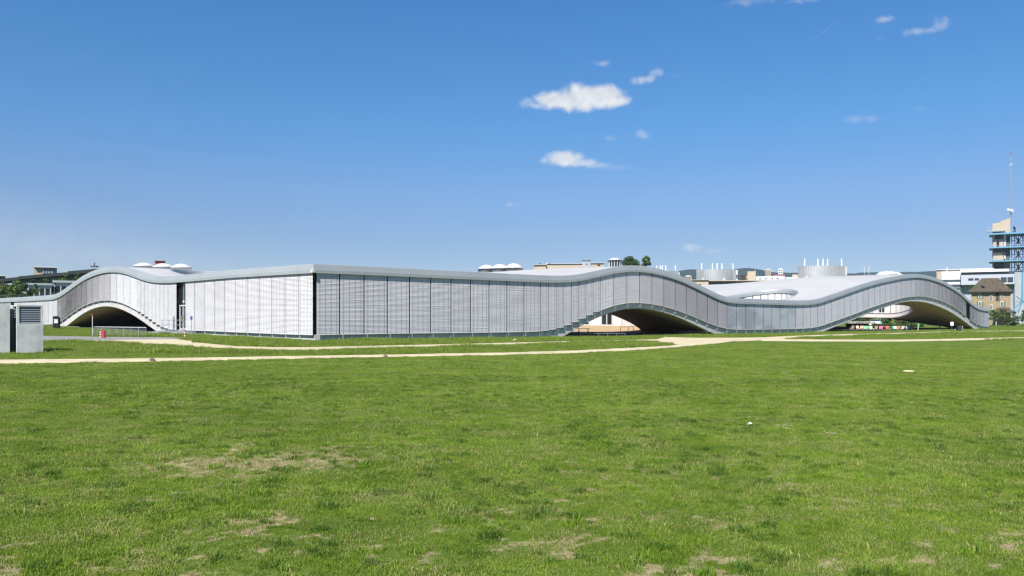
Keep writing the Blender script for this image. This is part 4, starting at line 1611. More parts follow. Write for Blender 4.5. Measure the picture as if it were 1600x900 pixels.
# --- people far off under the arch
def person(b, hgt, face, shirt, trousers, label, bend=0.0):
    root = empty('person', b, label, 'person')
    k = hgt / 1.75
    ca, sa = math.cos(face), math.sin(face)

    def q(x, y, z):
        return (b.x + (x * ca - y * sa) * k, b.y + (x * sa + y * ca) * k, b.z + z * k)
    V_, E_, R_ = [], [], []

    def add(p, r, par=None):
        V_.append(q(*p))
        R_.append(r * k)
        if par is not None:
            E_.append((par, len(V_) - 1))
        return len(V_) - 1
    f = bend
    pel = add((0, 0, 0.95), 0.15)
    ch = add((0, -0.06 - f * 0.3, 1.25), 0.16, pel)
    sh = add((0, -0.08 - f * 0.45, 1.44), 0.13, ch)
    nk = add((0, -0.09 - f * 0.5, 1.53), 0.055, sh)
    hd = add((0, -0.11 - f * 0.55, 1.64), 0.10, nk)
    add((0, -0.11 - f * 0.55, 1.74), 0.07, hd)
    for s in (-1, 1):
        a1 = add((s * 0.19, -0.08 - f * 0.4, 1.40), 0.06, sh)
        a2 = add((s * 0.25, -0.04 - f * 0.4, 1.13), 0.045, a1)
        a3 = add((s * 0.22, -0.18 - f * 0.4, 0.92), 0.035, a2)
        add((s * 0.21, -0.22 - f * 0.4, 0.84), 0.035, a3)
        l1 = add((s * 0.10, 0, 0.88), 0.095, pel)
        l2 = add((s * 0.11, -0.12 * s - 0.03, 0.50), 0.065, l1)
        l3 = add((s * 0.11, 0.12 * s, 0.09), 0.045, l2)
        add((s * 0.12, 0.12 * s - 0.16, 0.04), 0.04, l3)
    me = bpy.data.meshes.new('body')
    me.from_pydata([tuple(Vector(v) - Vector(b)) for v in V_], E_, [])
    o = bpy.data.objects.new('body', me)
    COL.objects.link(o)
    md = o.modifiers.new('skin', 'SKIN')
    for sv, r in zip(me.skin_vertices[0].data, R_):
        sv.radius = (r, r)
    me.skin_vertices[0].data[0].use_root = True
    o.modifiers.new('sub', 'SUBSURF').levels = 1
    dg = bpy.context.evaluated_depsgraph_get()
    ev = o.evaluated_get(dg)
    me2 = bpy.data.meshes.new_from_object(ev)
    bpy.data.objects.remove(o)
    for m in (shirt, trousers, 'skin', 'wood'):
        me2.materials.append(M[m])
    for p in me2.polygons:
        z = p.center.z / k
        p.material_index = 3 if z > 1.68 else 2 if (z > 1.50 or (z < 1.0 and abs(p.center.x * ca + p.center.y * sa) / k > 0.185 and z > 0.75)) else (1 if z < 0.95 else 0)
        p.use_smooth = True
    o = bpy.data.objects.new('body', me2)
    COL.objects.link(o)
    o.parent = root
    return root


person(gp(1468.3, 515.8), 1.45, R(200), 'cloth_dark', 'cloth_pale', 'distant person in dark top and pale trousers in the shade of the far arch', bend=0.4)
person(gp(1434.5, 517.0), 1.30, R(120), 'cloth_green', 'cloth_pale', 'distant person in a green top right of the coloured chairs', bend=0.3)


# --- coloured chairs and tables on the sunken terrace
def paint(name, c):
    M[name] = mat(name, c, 0.5)


for nme, c in (('peach', (0.62, 0.36, 0.24)), ('chair_green', (0.10, 0.46, 0.16)), ('mint', (0.45, 0.66, 0.5)), ('pink', (0.65, 0.10, 0.26)), ('chair_red', (0.62, 0.09, 0.06)), ('orange', (0.70, 0.20, 0.05)), ('pale_blue', (0.38, 0.55, 0.68)), ('navy', (0.05, 0.05, 0.14)), ('cream_chair', (0.70, 0.62, 0.50))):
    paint(nme, c)


def terrace(px, D):
    x = (px - 800) / F * D
    return Vector((x, D, G(x, D) + 0.035))


def chair(px, py, colr, cname, label, turn, tall=0.92):
    b = terrace(px, 163.0 + (py - 516.4) * -4)
    root = empty('chair', b, label, 'chair', 'coloured chairs on the terrace under the far arch')
    ca, sa = math.cos(turn), math.sin(turn)

    def q(x, y, z):
        return Vector((b.x + x * ca - y * sa, b.y + x * sa + y * ca, b.z + z))
    W, Dp, S = 0.62, 0.55, 0.44

    def hx(mb, x0, x1, y0, y1, z0, z1, sh=0.0):
        mb.hexa([q(x0, y0, z0), q(x1, y0, z0), q(x1, y1, z0), q(x0, y1, z0), q(x0, y0 + sh, z1), q(x1, y0 + sh, z1), q(x1, y1 + sh, z1), q(x0, y1 + sh, z1)])
    mb = MB()
    hx(mb, -W / 2, W / 2, -Dp / 2, Dp / 2, S - 0.09, S)
    mb.build('seat', colr, root)
    mb = MB()
    hx(mb, -W / 2, W / 2, Dp / 2 - 0.06, Dp / 2, S + 0.002, tall, 0.10)
    mb.build('backrest', colr, root)
    for sx in (-1, 1):
        for sy in (-1, 1):
            mb = MB()
            x, y = sx * (W / 2 - 0.06), sy * (Dp / 2 - 0.06)
            hx(mb, x - 0.022, x + 0.022, y - 0.022, y + 0.022, -0.04, S - 0.09)
            mb.build('leg', 'white', root)


CH = [(1331, 516.3, 'peach', 'peach', 'peach chair, leftmost of the row under the far arch'), (1341, 516.2, 'cream_chair', 'cream', 'cream chair second from the left under the far arch'),
      (1346, 516.0, 'peach', 'peach', 'peach chair left of the green and mint chairs'), (1352.5, 516.6, 'mint', 'mint', 'mint chair left of the bright green chair'),
      (1357, 516.2, 'chair_green', 'green', 'bright green chair below the orange parasol'), (1362, 516.6, 'mint', 'mint', 'mint chair right of the first bright green chair'),
      (1368, 516.0, 'peach', 'peach', 'peach chair right of the mint chairs'), (1376.5, 516.4, 'pink', 'pink', 'pink chair in the middle of the terrace row'),
      (1387, 516.8, 'chair_red', 'red', 'red chair between pink and green chairs'), (1393.5, 516.4, 'chair_green', 'green', 'bright green chair right of the red one'),
      (1399, 516.6, 'pale_blue', 'blue', 'pale blue chair left of the orange chair'), (1405, 516.5, 'orange', 'orange', 'orange chair right of the middle of the terrace row'),
      (1411, 516.7, 'cream_chair', 'cream', 'cream chair left of the two blue chairs'), (1419, 516.3, 'pale_blue', 'blue', 'pale blue chair near the right end of the terrace row'),
      (1425.5, 516.8, 'chair_red', 'red', 'red chair at the right end of the terrace row')]
for i, (px, py, cm, cn, lb) in enumerate(CH):
    chair(px, py, cm, cn, lb, random.uniform(-0.7, 0.7) + (math.pi if i % 3 == 0 else 0))


def cafe_table(px, py, label):
    b = terrace(px, 165.5)
    root = empty('cafe_table', b, label, 'table', 'white tables on the terrace under the far arch')
    mb = MB()
    mb.lathe((b.x, b.y, b.z + 0.70), [(0.0, -0.0), (0.42, 0.0), (0.42, 0.04)], 14)
    mb.build('table_top', 'white', root)
    mb = MB()
    mb.tube([b, b + Vector((0, 0, 0.7))], 0.05, 8)
    mb.build('leg', 'steel', root)
    mb = MB()
    mb.lathe((b.x, b.y, b.z - 0.03), [(0.28, 0), (0.28, 0.05), (0.06, 0.08)], 12)
    mb.build('foot', 'steel', root)


for (px, lb) in ((1381.5, 'white cafe table beside the pink chair'), (1390.5, 'white cafe table beside the red chair'), (1408, 'white cafe table beside the orange chair')):
    cafe_table(px, 515.0, lb)


def parasol(px, py, hgt, c1, label):
    b = terrace(px, 165.5)
    root = empty('parasol', b, label, 'parasol')
    mb = MB()
    mb.tube([b, b + Vector((0, 0, hgt))], 0.03, 6)
    mb.build('pole', 'white', root)
    mb = MB()
    n = 8
    for k in range(n):
        a0, a1 = 2 * math.pi * k / n, 2 * math.pi * (k + 1) / n
        r = 0.42
        mb.tri((b.x + r * math.cos(a0), b.y + r * math.sin(a0), b.z + hgt - 0.36), (b.x + r * math.cos(a1), b.y + r * math.sin(a1), b.z + hgt - 0.36), (b.x, b.y, b.z + hgt), k % 2)
    mb.build('canopy', [c1, 'white'], root)


parasol(1360, 515.5, 1.45, 'orange', 'small orange and white parasol above the green chair')

# ================================================================== VEGETATION
def tree(px, y_top, y_base, D, half_w, leaf, label, n_leaf=1500, leaf_size=0.35, name='tree', cat='tree', group=None, trunk=0.25, seed=0, clumps=16, base_z=None, gmul=1.0):
    r = random.Random(seed * 77 + int(px * 3))
    x = (px - 800) / F * D
    zt = EYE + (HY - y_top) / F * D
    zb = base_z if base_z is not None else G(x, D)
    b = Vector((x, D, zb))
    root = empty(name, b, label, cat, group)
    H = zt - zb
    W = half_w / F * D
    cz0 = zb + H * trunk
    mb = MB()
    lean = r.uniform(-0.03, 0.03) * H
    tr = max(0.05, H * 0.022)
    mb.tube([b - Vector((0, 0, 0.3)), b + Vector((lean * 0.3, 0, H * 0.3)), b + Vector((lean, 0, H * 0.62)), b + Vector((lean * 1.2, 0, H * 0.9))], [tr, tr * 0.8, tr * 0.5, tr * 0.15], 8)
    for k in range(6):
        an = r.uniform(0, 6.28)
        z0 = H * r.uniform(max(0.12, trunk), 0.6)
        rr = W * r.uniform(0.45, 0.8)
        s = b + Vector((lean * 0.5, 0, z0))
        e = s + Vector((math.cos(an) * rr, math.sin(an) * rr, H * r.uniform(0.1, 0.25)))
        mb.tube([s, s.lerp(e, 0.5) + Vector((0, 0, H * 0.02)), e], [tr * 0.45, tr * 0.3, tr * 0.08], 5)
    mb.build('trunk', 'bark', root, smooth=True)
    mb = MB()
    centres = []
    for k in range(clumps):
        an = r.uniform(0, 6.28)
        t = r.uniform(0, 1)
        zz = cz0 + (zt - cz0) * (0.06 + 0.86 * t)
        env = math.sin(math.pi * min(1, (0.18 if trunk > 0.03 else 0.35) + (0.72 if trunk > 0.03 else 0.55) * t)) ** 0.7
        rr = W * env * math.sqrt(r.random()) * 0.78
        cs = W * r.uniform(0.24, 0.46) * (0.6 + 0.5 * env)
        centres.append((b.x + lean + math.cos(an) * rr, b.y + math.sin(an) * rr, zz, cs))
    centres.append((b.x + lean, b.y, zt - W * 0.25, W * 0.3))
    for k in range(n_leaf):
        cx_, cy_, cz_, cs = r.choice(centres)
        d = Vector((r.gauss(0, 1), r.gauss(0, 1), r.gauss(0, 1))).normalized() * cs * (r.random() ** 0.45)
        p = Vector((cx_ + d.x, cy_ + d.y, min(zt, cz_ + d.z * 0.8)))
        nrm = (d.normalized() * 0.9 + Vector((r.uniform(-1, 1), r.uniform(-1, 1), r.uniform(-0.3, 1)))).normalized()
        s = leaf_size * r.uniform(0.6, 1.3)
        tx = nrm.orthogonal().normalized()
        ang = r.uniform(0, 6.28)
        ty = nrm.cross(tx)
        a_ = tx * math.cos(ang) + ty * math.sin(ang)
        c_ = nrm.cross(a_)
        mb.quad(p - a_ * s * 0.5, p + c_ * s * 0.28, p + a_ * s * 0.5, p - c_ * s * 0.28)
    mb.build('crown', leaf, root)
    return root


# left: trees on the slope behind the building
LG = 'trees behind the building on the left'
tree(18, 444, 470, 190, 24, 'leaf_mid', 'broad green tree rising over the roof at the far left', 2200, 0.5, group=LG, seed=1)
tree(38, 441, 470, 205, 15, 'leaf_dark', 'dark green tree second from the left edge', 1600, 0.5, group=LG, seed=2)
tree(-8, 448, 470, 195, 16, 'leaf_dark', 'dark tree cut off by the left edge', 1200, 0.5, group=LG, seed=3)
tree(70, 434.5, 460, 228, 12, 'leaf_olive', 'small olive shrub above the grey terraces', 900, 0.5, group=LG, seed=4, trunk=0.1)
tree(104, 426.5, 460, 232, 13, 'leaf_mid', 'round green shrub above the right terrace', 1000, 0.5, group=LG, seed=5, trunk=0.1)
tree(122, 426, 460, 234, 11, 'leaf_olive', 'olive shrub just left of the left arch crest', 800, 0.5, group=LG, seed=6, trunk=0.1)
tree(86, 441, 462, 222, 9, 'leaf_dark', 'low dark shrub between the two grey terraces', 600, 0.45, group=LG, seed=8, trunk=0.05)
tree(55, 443, 462, 214, 9, 'leaf_mid', 'bushy green shrub at the left foot of the left pavilion', 900, 0.45, group=LG, seed=9, trunk=0.03)
tree(4, 441, 470, 225, 14, 'leaf_olive', 'olive tree behind the broad green tree at the far left', 1500, 0.5, group=LG, seed=10, trunk=0.1)
tree(28, 437.5, 470, 246, 16, 'leaf_mid', 'green tree high on the slope before the long dark hall', 1800, 0.55, group=LG, seed=14, trunk=0.1)
tree(52, 436, 470, 250, 11, 'leaf_dark', 'dark tree on the slope left of the olive shrub', 1300, 0.55, group=LG, seed=15, trunk=0.1)
# middle: tree tops beyond the first hump
tree(986, 399.5, 430, 260, 17, 'leaf_dark', 'tall dark tree behind the first roof crest, left of the pair', 7500, 0.5, trunk=0.6, clumps=60, group='trees beyond the first crest', seed=11)
tree(1008, 399, 430, 265, 10, 'leaf_mid', 'slimmer tree behind the first roof crest, right of the pair', 4200, 0.5, trunk=0.62, clumps=40, group='trees beyond the first crest', seed=12)
tree(977, 406, 430, 268, 6, 'leaf_dark', 'low tree next to the round rooftop pavilion', 1600, 0.5, trunk=0.75, clumps=16, group='trees beyond the first crest', seed=13)
# right: before the old house
RG = 'small trees before the old house'
tree(1552, 484, 508, 208, 9, 'leaf_mid', 'small green tree at the near corner of the old house', 900, 0.32, group=RG, seed=21, trunk=0.28)
tree(1566, 482, 508, 206, 9, 'leaf_olive', 'small olive tree before the middle of the old house', 900, 0.32, group=RG, seed=22, trunk=0.28)
tree(1584, 486, 508, 210, 10, 'leaf_dark', 'dark bush right of the old house', 1200, 0.34, group=RG, seed=23, trunk=0.05)
tree(1598, 484, 508, 206, 8, 'leaf_mid', 'small green tree at the right edge of the picture', 900, 0.32, group=RG, seed=24, trunk=0.3)
tree(1616, 482, 508, 212, 12, 'leaf_dark', 'dark tree beyond the right edge', 600, 0.4, group=RG, seed=25, trunk=0.2)
tree(1575, 492, 508, 204, 7, 'leaf_olive', 'low olive shrub between the small trees before the house', 600, 0.3, group=RG, seed=26, trunk=0.05)
# seen through the far arch
AG = 'trees seen through the far arch'
for i, (px, yt, hw, lf, lb) in enumerate(((1340, 487, 12, 'leaf_dark', 'dark tree seen at the left end of the far arch'), (1358, 484, 11, 'leaf_olive', 'olive tree left of the white car seen through the far arch'), (1385, 486, 12, 'leaf_mid', 'green tree right of the white car seen through the far arch'), (1408, 488, 11, 'leaf_olive', 'olive tree in the middle of the far arch view'), (1428, 492, 9, 'leaf_dark', 'dark tree at the right end of the far arch view'))):
    tree(px, yt, 506, 236, hw, lf, lb, 2600, 0.4, group=AG, seed=30 + i, trunk=0.02, clumps=30)

# clipped hedge beyond the terrace
mbh = MB()
rh = random.Random(5)
hx0, hx1, hD = (1322 - 800) / F * 196, (1442 - 800) / F * 196, 196
for k in range(5200):
    x, yy, z = rh.uniform(hx0, hx1), hD + rh.uniform(-0.6, 0.6), rh.random() ** 0.7 * 0.75
    p = Vector((x, yy, G(x, hD) + z))
    nrm = Vector((rh.uniform(-1, 1), rh.uniform(-1.4, 0.4), rh.uniform(-0.2, 1))).normalized()
    tx = nrm.orthogonal().normalized()
    ty = nrm.cross(tx)
    s_ = rh.uniform(0.10, 0.22)
    mbh.quad(p - tx * s_, p + ty * s_ * 0.6, p + tx * s_, p - ty * s_ * 0.6)
tag(mbh.build('hedge', 'leaf_dark'), 'low dark clipped hedge behind the coloured chairs', 'hedge')

# white car seen through the far arch
D = 226
bx0, bx1 = at(1362, 506, D), at(1374.5, 506, D)
cz = G(bx0.x + 0.9, D)
root = empty('parked_car', ((bx0.x + bx1.x) / 2, D, cz), 'white car seen nose-on through the far arch', 'car')
cx_ = (bx0.x + bx1.x) / 2
W_ = 1.75
mb = MB()
secs = [(-2.0, 0.35, 0.62, 0.80), (-1.9, 0.28, 0.80, 0.86), (-0.95, 0.25, 0.98, 0.87), (0.0, 0.25, 1.0, 0.88), (1.7, 0.25, 1.02, 0.87), (2.0, 0.4, 0.9, 0.82)]
for (y, z0, z1, hw) in secs:
    for (x, z) in ((-hw, z0), (hw, z0), (hw, (z0 + z1) * 0.55), (hw * 0.93, z1), (-hw * 0.93, z1), (-hw, (z0 + z1) * 0.55)):
        mb.v.append((cx_ + x, D + y, cz + z))
for i in range(len(secs) - 1):
    for k in range(6):
        k2 = (k + 1) % 6
        mb.f.append((i * 6 + k, i * 6 + k2, (i + 1) * 6 + k2, (i + 1) * 6 + k))
        mb.m.append(0)
mb.f += [tuple(range(6))[::-1], tuple(30 + k for k in range(6))]
mb.m += [0, 0]
body = mb.build('body', 'carwhite', root)
mb = MB()
prof = [(-0.95, 0.98, 0.80), (-0.25, 1.42, 0.66), (1.2, 1.45, 0.66), (1.75, 1.02, 0.78)]
for (y, z, hw) in prof:
    mb.v += [(cx_ - hw, D + y, cz + z), (cx_ + hw, D + y, cz + z)]
mb.f += [(0, 1, 3, 2), (2, 3, 5, 4), (4, 5, 7, 6), (0, 2, 4, 6), (1, 7, 5, 3)]
mb.m += [1, 0, 1, 1, 1]
mb.build('cabin', ['carwhite', 'glass_far'], root)
for sx in (-1, 1):
    for y in (-1.25, 1.25):
        mb = MB()
        mb.tube([(cx_ + sx * 0.66, D + y, cz + 0.31), (cx_ + sx * 0.89, D + y, cz + 0.31)], 0.31, 12)
        mb.build('wheel', 'tyre', root)
    mb = MB()
    mb.box((cx_ + sx * 0.62, D - 2.0, cz + 0.58), (0.3, 0.06, 0.14))
    mb.build('headlight', 'glass_far', root)
mb = MB()
mb.box((cx_, D - 2.03, cz + 0.36), (0.52, 0.03, 0.12))
mb.build('number_plate', 'white', root)
# fence and lamp post beyond the arch
D = 222
a, b = at(1326, 508, D), at(1362, 508, D)
root = empty('picket_fence', (a.x, D, G(a.x, D)), 'pale picket fence left of the white car through the far arch', 'fence')
for k in range(17):
    x = a.x + (b.x - a.x) * k / 16
    mb = MB()
    mb.box((x, D, G(x, D) - 0.05), (0.14, 0.05, 1.05))
    mb.build('picket', 'conc', root)
for z in (0.3, 0.8):
    mb = MB()
    mb.bar((a.x, D + 0.05, G(a.x, D) + z), (b.x, D + 0.05, G(b.x, D) + z), 0.05, 0.08)
    mb.build('rail', 'conc', root)
D = 215
a = at(1375.5, 507, D)
root = empty('lamp_post', (a.x, D, G(a.x, D)), 'grey lamp post just right of the white car', 'lamp post')
mb = MB()
mb.tube([(a.x, D, G(a.x, D) - 0.1), (a.x, D, G(a.x, D) + 3.0)], [0.09, 0.06], 8)
mb.build('pole', 'bluesteel', root)
mb = MB()
mb.lathe((a.x, D, G(a.x, D) + 3.0), [(0.1, 0), (0.22, 0.1), (0.22, 0.3), (0.1, 0.42)], 10)
mb.build('lamp_head', 'white', root)

# ================================================================== BACKGROUND BUILDINGS
VIEW = [0.0]


def at2(px, py, D, back=0.0):
    """point on the current building's own front plane (square to its line of sight), D metres off, moved back along its depth"""
    k0 = VIEW[0]
    k = (px - 800) / F
    y = D * (1 + k0 * k0) / (1 + k * k0)
    m = math.hypot(1, k0)
    return Vector((k * y + back * k0 / m, y + back / m, EYE + (HY - py) / F * y))


def fbox(mb, px0, px1, y0, y1, D, depth, mi=0, skew=0.0):
    """a block whose face towards the viewer spans those pixels at distance D"""
    z0, z1 = EYE + (HY - y1) / F * D, EYE + (HY - y0) / F * D
    Q = [at2(px0, 0, D), at2(px1, 0, D + skew), at2(px1, 0, D + skew, depth), at2(px0, 0, D, depth)]
    mb.hexa([Vector((q.x, q.y, z0)) for q in Q] + [Vector((q.x, q.y, z1)) for q in Q], mi)


def part(parent, name, material, *boxes):
    mb = MB()
    for q in boxes:
        fbox(mb, *q)
    return mb.build(name, material, parent)


def bld(name, px, D, label, cat='building', group=None):
    x = (px - 800) / F * D
    VIEW[0] = (px - 800) / F
    return empty(name, (x, D, G(x, D)), label, cat, group)


# --- left: long dark stepped roof
D = 300
r_ = bld('long_hall', 80, D, 'long dark building with a stepped flat roof rising to the right, far left')
part(r_, 'wall', 'darkwall', (-60, 30, 446, 480, D, 20), (30, 62, 437, 480, D, 20), (62, 106, 433, 480, D, 20), (106, 215, 427, 480, D, 20))
for k, (x0, x1, yl, yr, th) in enumerate(((-60, 29.5, 444, 433.8, 4.5), (29, 64.5, 432.8, 428.9, 4.6), (64, 107, 428.6, 424.6, 5.0), (106.5, 146, 423, 418.6, 5.2), (145, 240, 418.2, 414.6, 6.0))):
    mb = MB()
    Dk = D - 2 - 0.25 * k
    Q = [at2(x0, 0, Dk), at2(x1, 0, Dk), at2(x1, 0, Dk, 22), at2(x0, 0, Dk, 22)]
    zz = [EYE + (HY - y_) / F * Dk for y_ in (yl + th, yr + th, yl, yr)]
    mb.hexa([Vector((p.x, p.y, z)) for p, z in zip(Q, (zz[0], zz[1], zz[1], zz[0]))] + [Vector((p.x, p.y, z)) for p, z in zip(Q, (zz[2], zz[3], zz[3], zz[2]))])
    mb.build('roof', 'darkroof', r_)
for px in np.linspace(81, 93, 6):
    mb = MB()
    fbox(mb, px, px + 1.3, 434.6, 439, D - 0.3, 0.5)
    mb.build('window', 'greypanel', r_)
mb = MB()
p0 = at(147.5, 416, D - 8)
mb.tube([p0, p0 + Vector((0, 0, 0.9)), p0 + Vector((0.15, 0, 1.3))], [0.18, 0.2, 0.12], 8)
mb.box((p0.x, p0.y, p0.z - 0.3), (2.2, 1.6, 0.45))
mb.build('roof_vent', 'darkwall', r_)
# block standing above it
r_ = bld('stair_block', 70, 325, 'pale concrete block standing above the long dark roof')
part(r_, 'wall', 'beige', (53, 61, 418.2, 440, 325.5, 6), (61, 89, 417.5, 440, 325, 8))
part(r_, 'roof', 'white', (52.6, 89.4, 416.6, 417.8, 324, 9))
for px in (66.5, 71, 75.5, 80):
    part(r_, 'window', 'greyterrace', (px, px + 2.6, 420, 427, 324.7, 0.6))
r_ = bld('stair_block', 2, 325, 'small grey block on the dark roof at the left edge')
part(r_, 'wall', 'greyterrace', (-14, 8.5, 431, 445, 325, 6))
part(r_, 'roof', 'white', (-14.4, 9, 430.2, 431.2, 324, 7))
for px in (-1, 3.5):
    part(r_, 'window', 'darkwall', (px, px + 2.8, 432.8, 435.5, 324.7, 0.6))
# grey terraces
for (px0, px1, yt, ym, yb, Dd, lab) in ((41, 82, 442, 450.5, 470, 215, 'grey terraced pavilion on posts, left of two'), (82, 128, 438, 447, 470, 221, 'grey terraced pavilion on posts, right of two')):
    r_ = bld('terrace_pavilion', px0, Dd, lab, 'pavilion', 'grey terraced pavilions above the left facade')
    part(r_, 'roof', 'greyterrace', (px0, px1, yt, yt + 3.2, Dd, 9))
    part(r_, 'parapet', 'greypanel', (px0 + 0.8, px1 - 0.8, yt + 3.3, ym, Dd + 0.5, 8))
    part(r_, 'wall', 'greyterrace', (px0 + 2, px1 - 2, ym, yb, Dd + 3.5, 5))
    n = 5
    for k in range(n):
        px = px0 + 2 + (px1 - px0 - 6) * k / (n - 1)
        part(r_, 'post', 'greypanel', (px, px + 1.8, ym, yb, Dd + 0.2, 0.5))
    for k in range(3):
        px = px0 + 6 + (px1 - px0 - 14) * k / 2.4
        part(r_, 'window', 'glass_far', (px, px + 6, ym + 2, ym + 8, Dd + 3.2, 0.6))
# low roof left of them
r_ = bld('terrace_pavilion', 36, 222, 'small grey flat-roofed shed at the left end of the terraces', 'pavilion', 'grey terraced pavilions above the left facade')
part(r_, 'roof', 'greypanel', (33, 42, 445.6, 447.4, 222, 6))
part(r_, 'wall', 'greyterrace', (34, 41.5, 447.5, 470, 223, 5))
# red block behind the domes
r_ = bld('red_block', 250, 290, 'red box-shaped roof structure rising behind the left skylights', 'roof structure')
part(r_, 'wall', 'crimson', (242, 253, 408, 440, 290, 4), (253.1, 258, 408, 440, 291.5, 3))
part(r_, 'roof', 'red', (241.7, 258.4, 407.4, 408.2, 289.6, 6))
part(r_, 'window', 'darkwall', (252.2, 253.6, 409, 413, 289.8, 0.5), (256.4, 257.6, 409, 413, 291.2, 0.5))

# --- middle: beige hall, vents, round pavilion
r_ = bld('beige_hall', 890, 270, 'long low beige hall showing above the roof left of the first crest')
part(r_, 'wall', 'beige', (834, 853, 413.4, 450, 268, 12), (853, 925, 412, 450, 270, 14), (924, 944, 411.2, 450, 267, 10))
part(r_, 'roof', 'greypanel', (833.6, 853.4, 412.6, 413.5, 267.5, 13), (853.4, 924, 411.2, 412.1, 269.6, 15), (923.6, 944.4, 410.4, 411.3, 266.6, 11))
part(r_, 'window', 'darkwall', (933.5, 937.5, 413, 414.4, 266.7, 0.5))
for k, px in enumerate((843.5, 854.5, 859)):
    mb = MB()
    p0 = at(px, 413, 267)
    mb.tube([p0, p0 + Vector((0, 0, 0.5))], 0.18, 8)
    mb.build('roof_vent', 'white' if k == 1 else 'darkwall', r_)
for k, (px0, px1) in enumerate(((910, 915.6), (917.4, 923))):
    r_ = bld('flue', px0, 250, 'dark grey square flue above the beige hall, ' + ('left' if k == 0 else 'right') + ' of the pair', 'flue', 'flues above the beige hall')
    part(r_, 'shaft', 'greyterrace', (px0, px1, 407.2, 450, 250, 1.2))
    part(r_, 'cap', 'darkwall', (px0 - 0.3, px1 + 0.3, 406.6, 407.3, 249.8, 1.5))
D = 280
r_ = bld('round_pavilion', 961, D, 'round rooftop pavilion with columns and a flat roof', 'pavilion')
c = at(961, 417, D)
mb = MB()
mb.lathe((c.x, c.y, c.z - 8), [(2.0, 0), (2.0, 10.3)], 20)
mb.build('drum', 'glass_far', r_)
mb = MB()
mb.lathe((c.x, c.y, at(0, 407.3, D).z), [(2.0, 0), (2.75, 0.1), (2.75, 0.35), (1.6, 0.55), (1.5, 0.8)], 24)
mb.build('roof', 'whitepanel', r_)
for k in range(14):
    an = 2 * math.pi * k / 14
    mb = MB()
    mb.tube([(c.x + 2.25 * math.cos(an), c.y + 2.25 * math.sin(an), c.z - 8), (c.x + 2.25 * math.cos(an), c.y + 2.25 * math.sin(an), at(0, 407.3, D).z)], 0.13, 6)
    mb.build('column', 'whitepanel', r_)


# --- oval silver plant rooms with stacks
def plant_room(px0, px1, yt, yb, D, stacks, ystack, label, rows=30):
    r_ = bld('plant_room', (px0 + px1) / 2, D, label, 'plant room', 'silver plant rooms with steel stacks')
    c = at((px0 + px1) / 2, yb, D + 8)
    rx = (px1 - px0) / 2 / F * (D + 8)
    ry = rx * 0.55
    z0, z1 = c.z - 10, at(0, yt, D + 8).z
    n = 48
    mb = MB()
    for k in range(n):
        an = 2 * math.pi * k / n
        for z in (z0, z1):
            mb.v.append((c.x + rx * math.cos(an), c.y + ry * math.sin(an), z))
    for k in range(n):
        k2 = (k + 1) % n
        mb.f.append((2 * k, 2 * k2, 2 * k2 + 1, 2 * k + 1))
        mb.m.append(0)
    mb.f.append(tuple(2 * k + 1 for k in range(n)))
    mb.m.append(0)
    mb.build('drum', 'silver', r_)
    for k in range(n):
        an = 2 * math.pi * (k + 0.5) / n
        if math.sin(an) > 0.3:
            continue
        p = Vector((c.x + (rx + 0.12) * math.cos(an), c.y + (ry + 0.12) * math.sin(an), z0))
        mb = MB()
        mb.box(tuple(p), (0.5, 0.22, z1 - z0 + 0.12), math.atan2(math.cos(an) * ry, -math.sin(an) * rx) if False else an + math.pi / 2)
        mb.build('fin', 'silver', r_)
    for (px, w) in stacks:
        p = at(px, yt, D + 8)
        mb = MB()
        mb.tube([(p.x, p.y, z1 - 1), (p.x, p.y, at(0, ystack, D + 8).z)], w / 2 / F * (D + 8), 12)
        mb.build('stack', 'chimney', r_, smooth=False)
    for (px, w) in (((px0 * 0.85 + px1 * 0.15), 2.6), (px0 * 0.3 + px1 * 0.7, 3.6)):
        mb = MB()
        p = at(px, yb + 0.5, D + 8 - ry - 1.2)
        mb.box((p.x, p.y, p.z - 4), (w / F * D, 0.8, 4 + 3.4 / F * D))
        mb.build('service_box', 'whitepanel', r_)
    p = at(px1 + 2.6, yt, D + 9)
    mb = MB()
    mb.tube([(p.x, p.y, z0), (p.x, p.y, z1 - 0.2)], 0.22, 8)
    mb.build('drain_stack', 'chimney', r_)
    return r_


plant_room(1012, 1058.5, 424, 440, 300, [(1026, 2.2), (1031.8, 2.2), (1035, 2.2), (1040.3, 2.4), (1055.5, 2.4)], 414.7, 'silver plant room with stacks half hidden by the first crest')
plant_room(1089, 1148.5, 422, 437, 290, [(1096.5, 2.4), (1113.3, 2.4), (1120.6, 2.6), (1128, 2.4), (1145.3, 2.4)], 411.4, 'oval silver plant room with stacks over the beige flat roof')
plant_room(1249, 1320, 416.5, 434, 275, [(1257.3, 2.4), (1278, 2.4), (1286, 2.6), (1293.2, 2.4), (1315, 2.4)], 404.3, 'oval silver plant room with stacks right of the white roof, largest of three')

# --- beige flat building with a dark window band
D = 262
r_ = bld('flat_office', 1150, D, 'long beige flat-roofed office with a dark window band behind the white roof')
part(r_, 'wall', 'beige', (1068, 1107, 437, 460, D, 10), (1107, 1285, 440.5, 460, D + 2, 14, 0, 10))
part(r_, 'roof', 'beige', (1067.6, 1107.2, 436.2, 437, D - 0.5, 11), (1107.4, 1290, 437.2, 438.6, D - 0.2, 15, 0, 10))
part(r_, 'window_band', 'glass_far', (1108, 1285, 438.7, 445, D + 1.4, 2, 0, 10))
for px in np.arange(1112, 1275, 9.5):
    part(r_, 'mullion', 'greypanel', (px, px + 0.5, 438.8, 444.9, D + 1.2 + (px - 1108) * 0.05, 0.2))
part(r_, 'window', 'darkwall', (1092.5, 1095.5, 443.2, 444.6, D - 0.3, 0.5))
D = 275
r_ = bld('roof_plant', 1170, D, 'pale concrete rooftop boxes left of the white sheds')
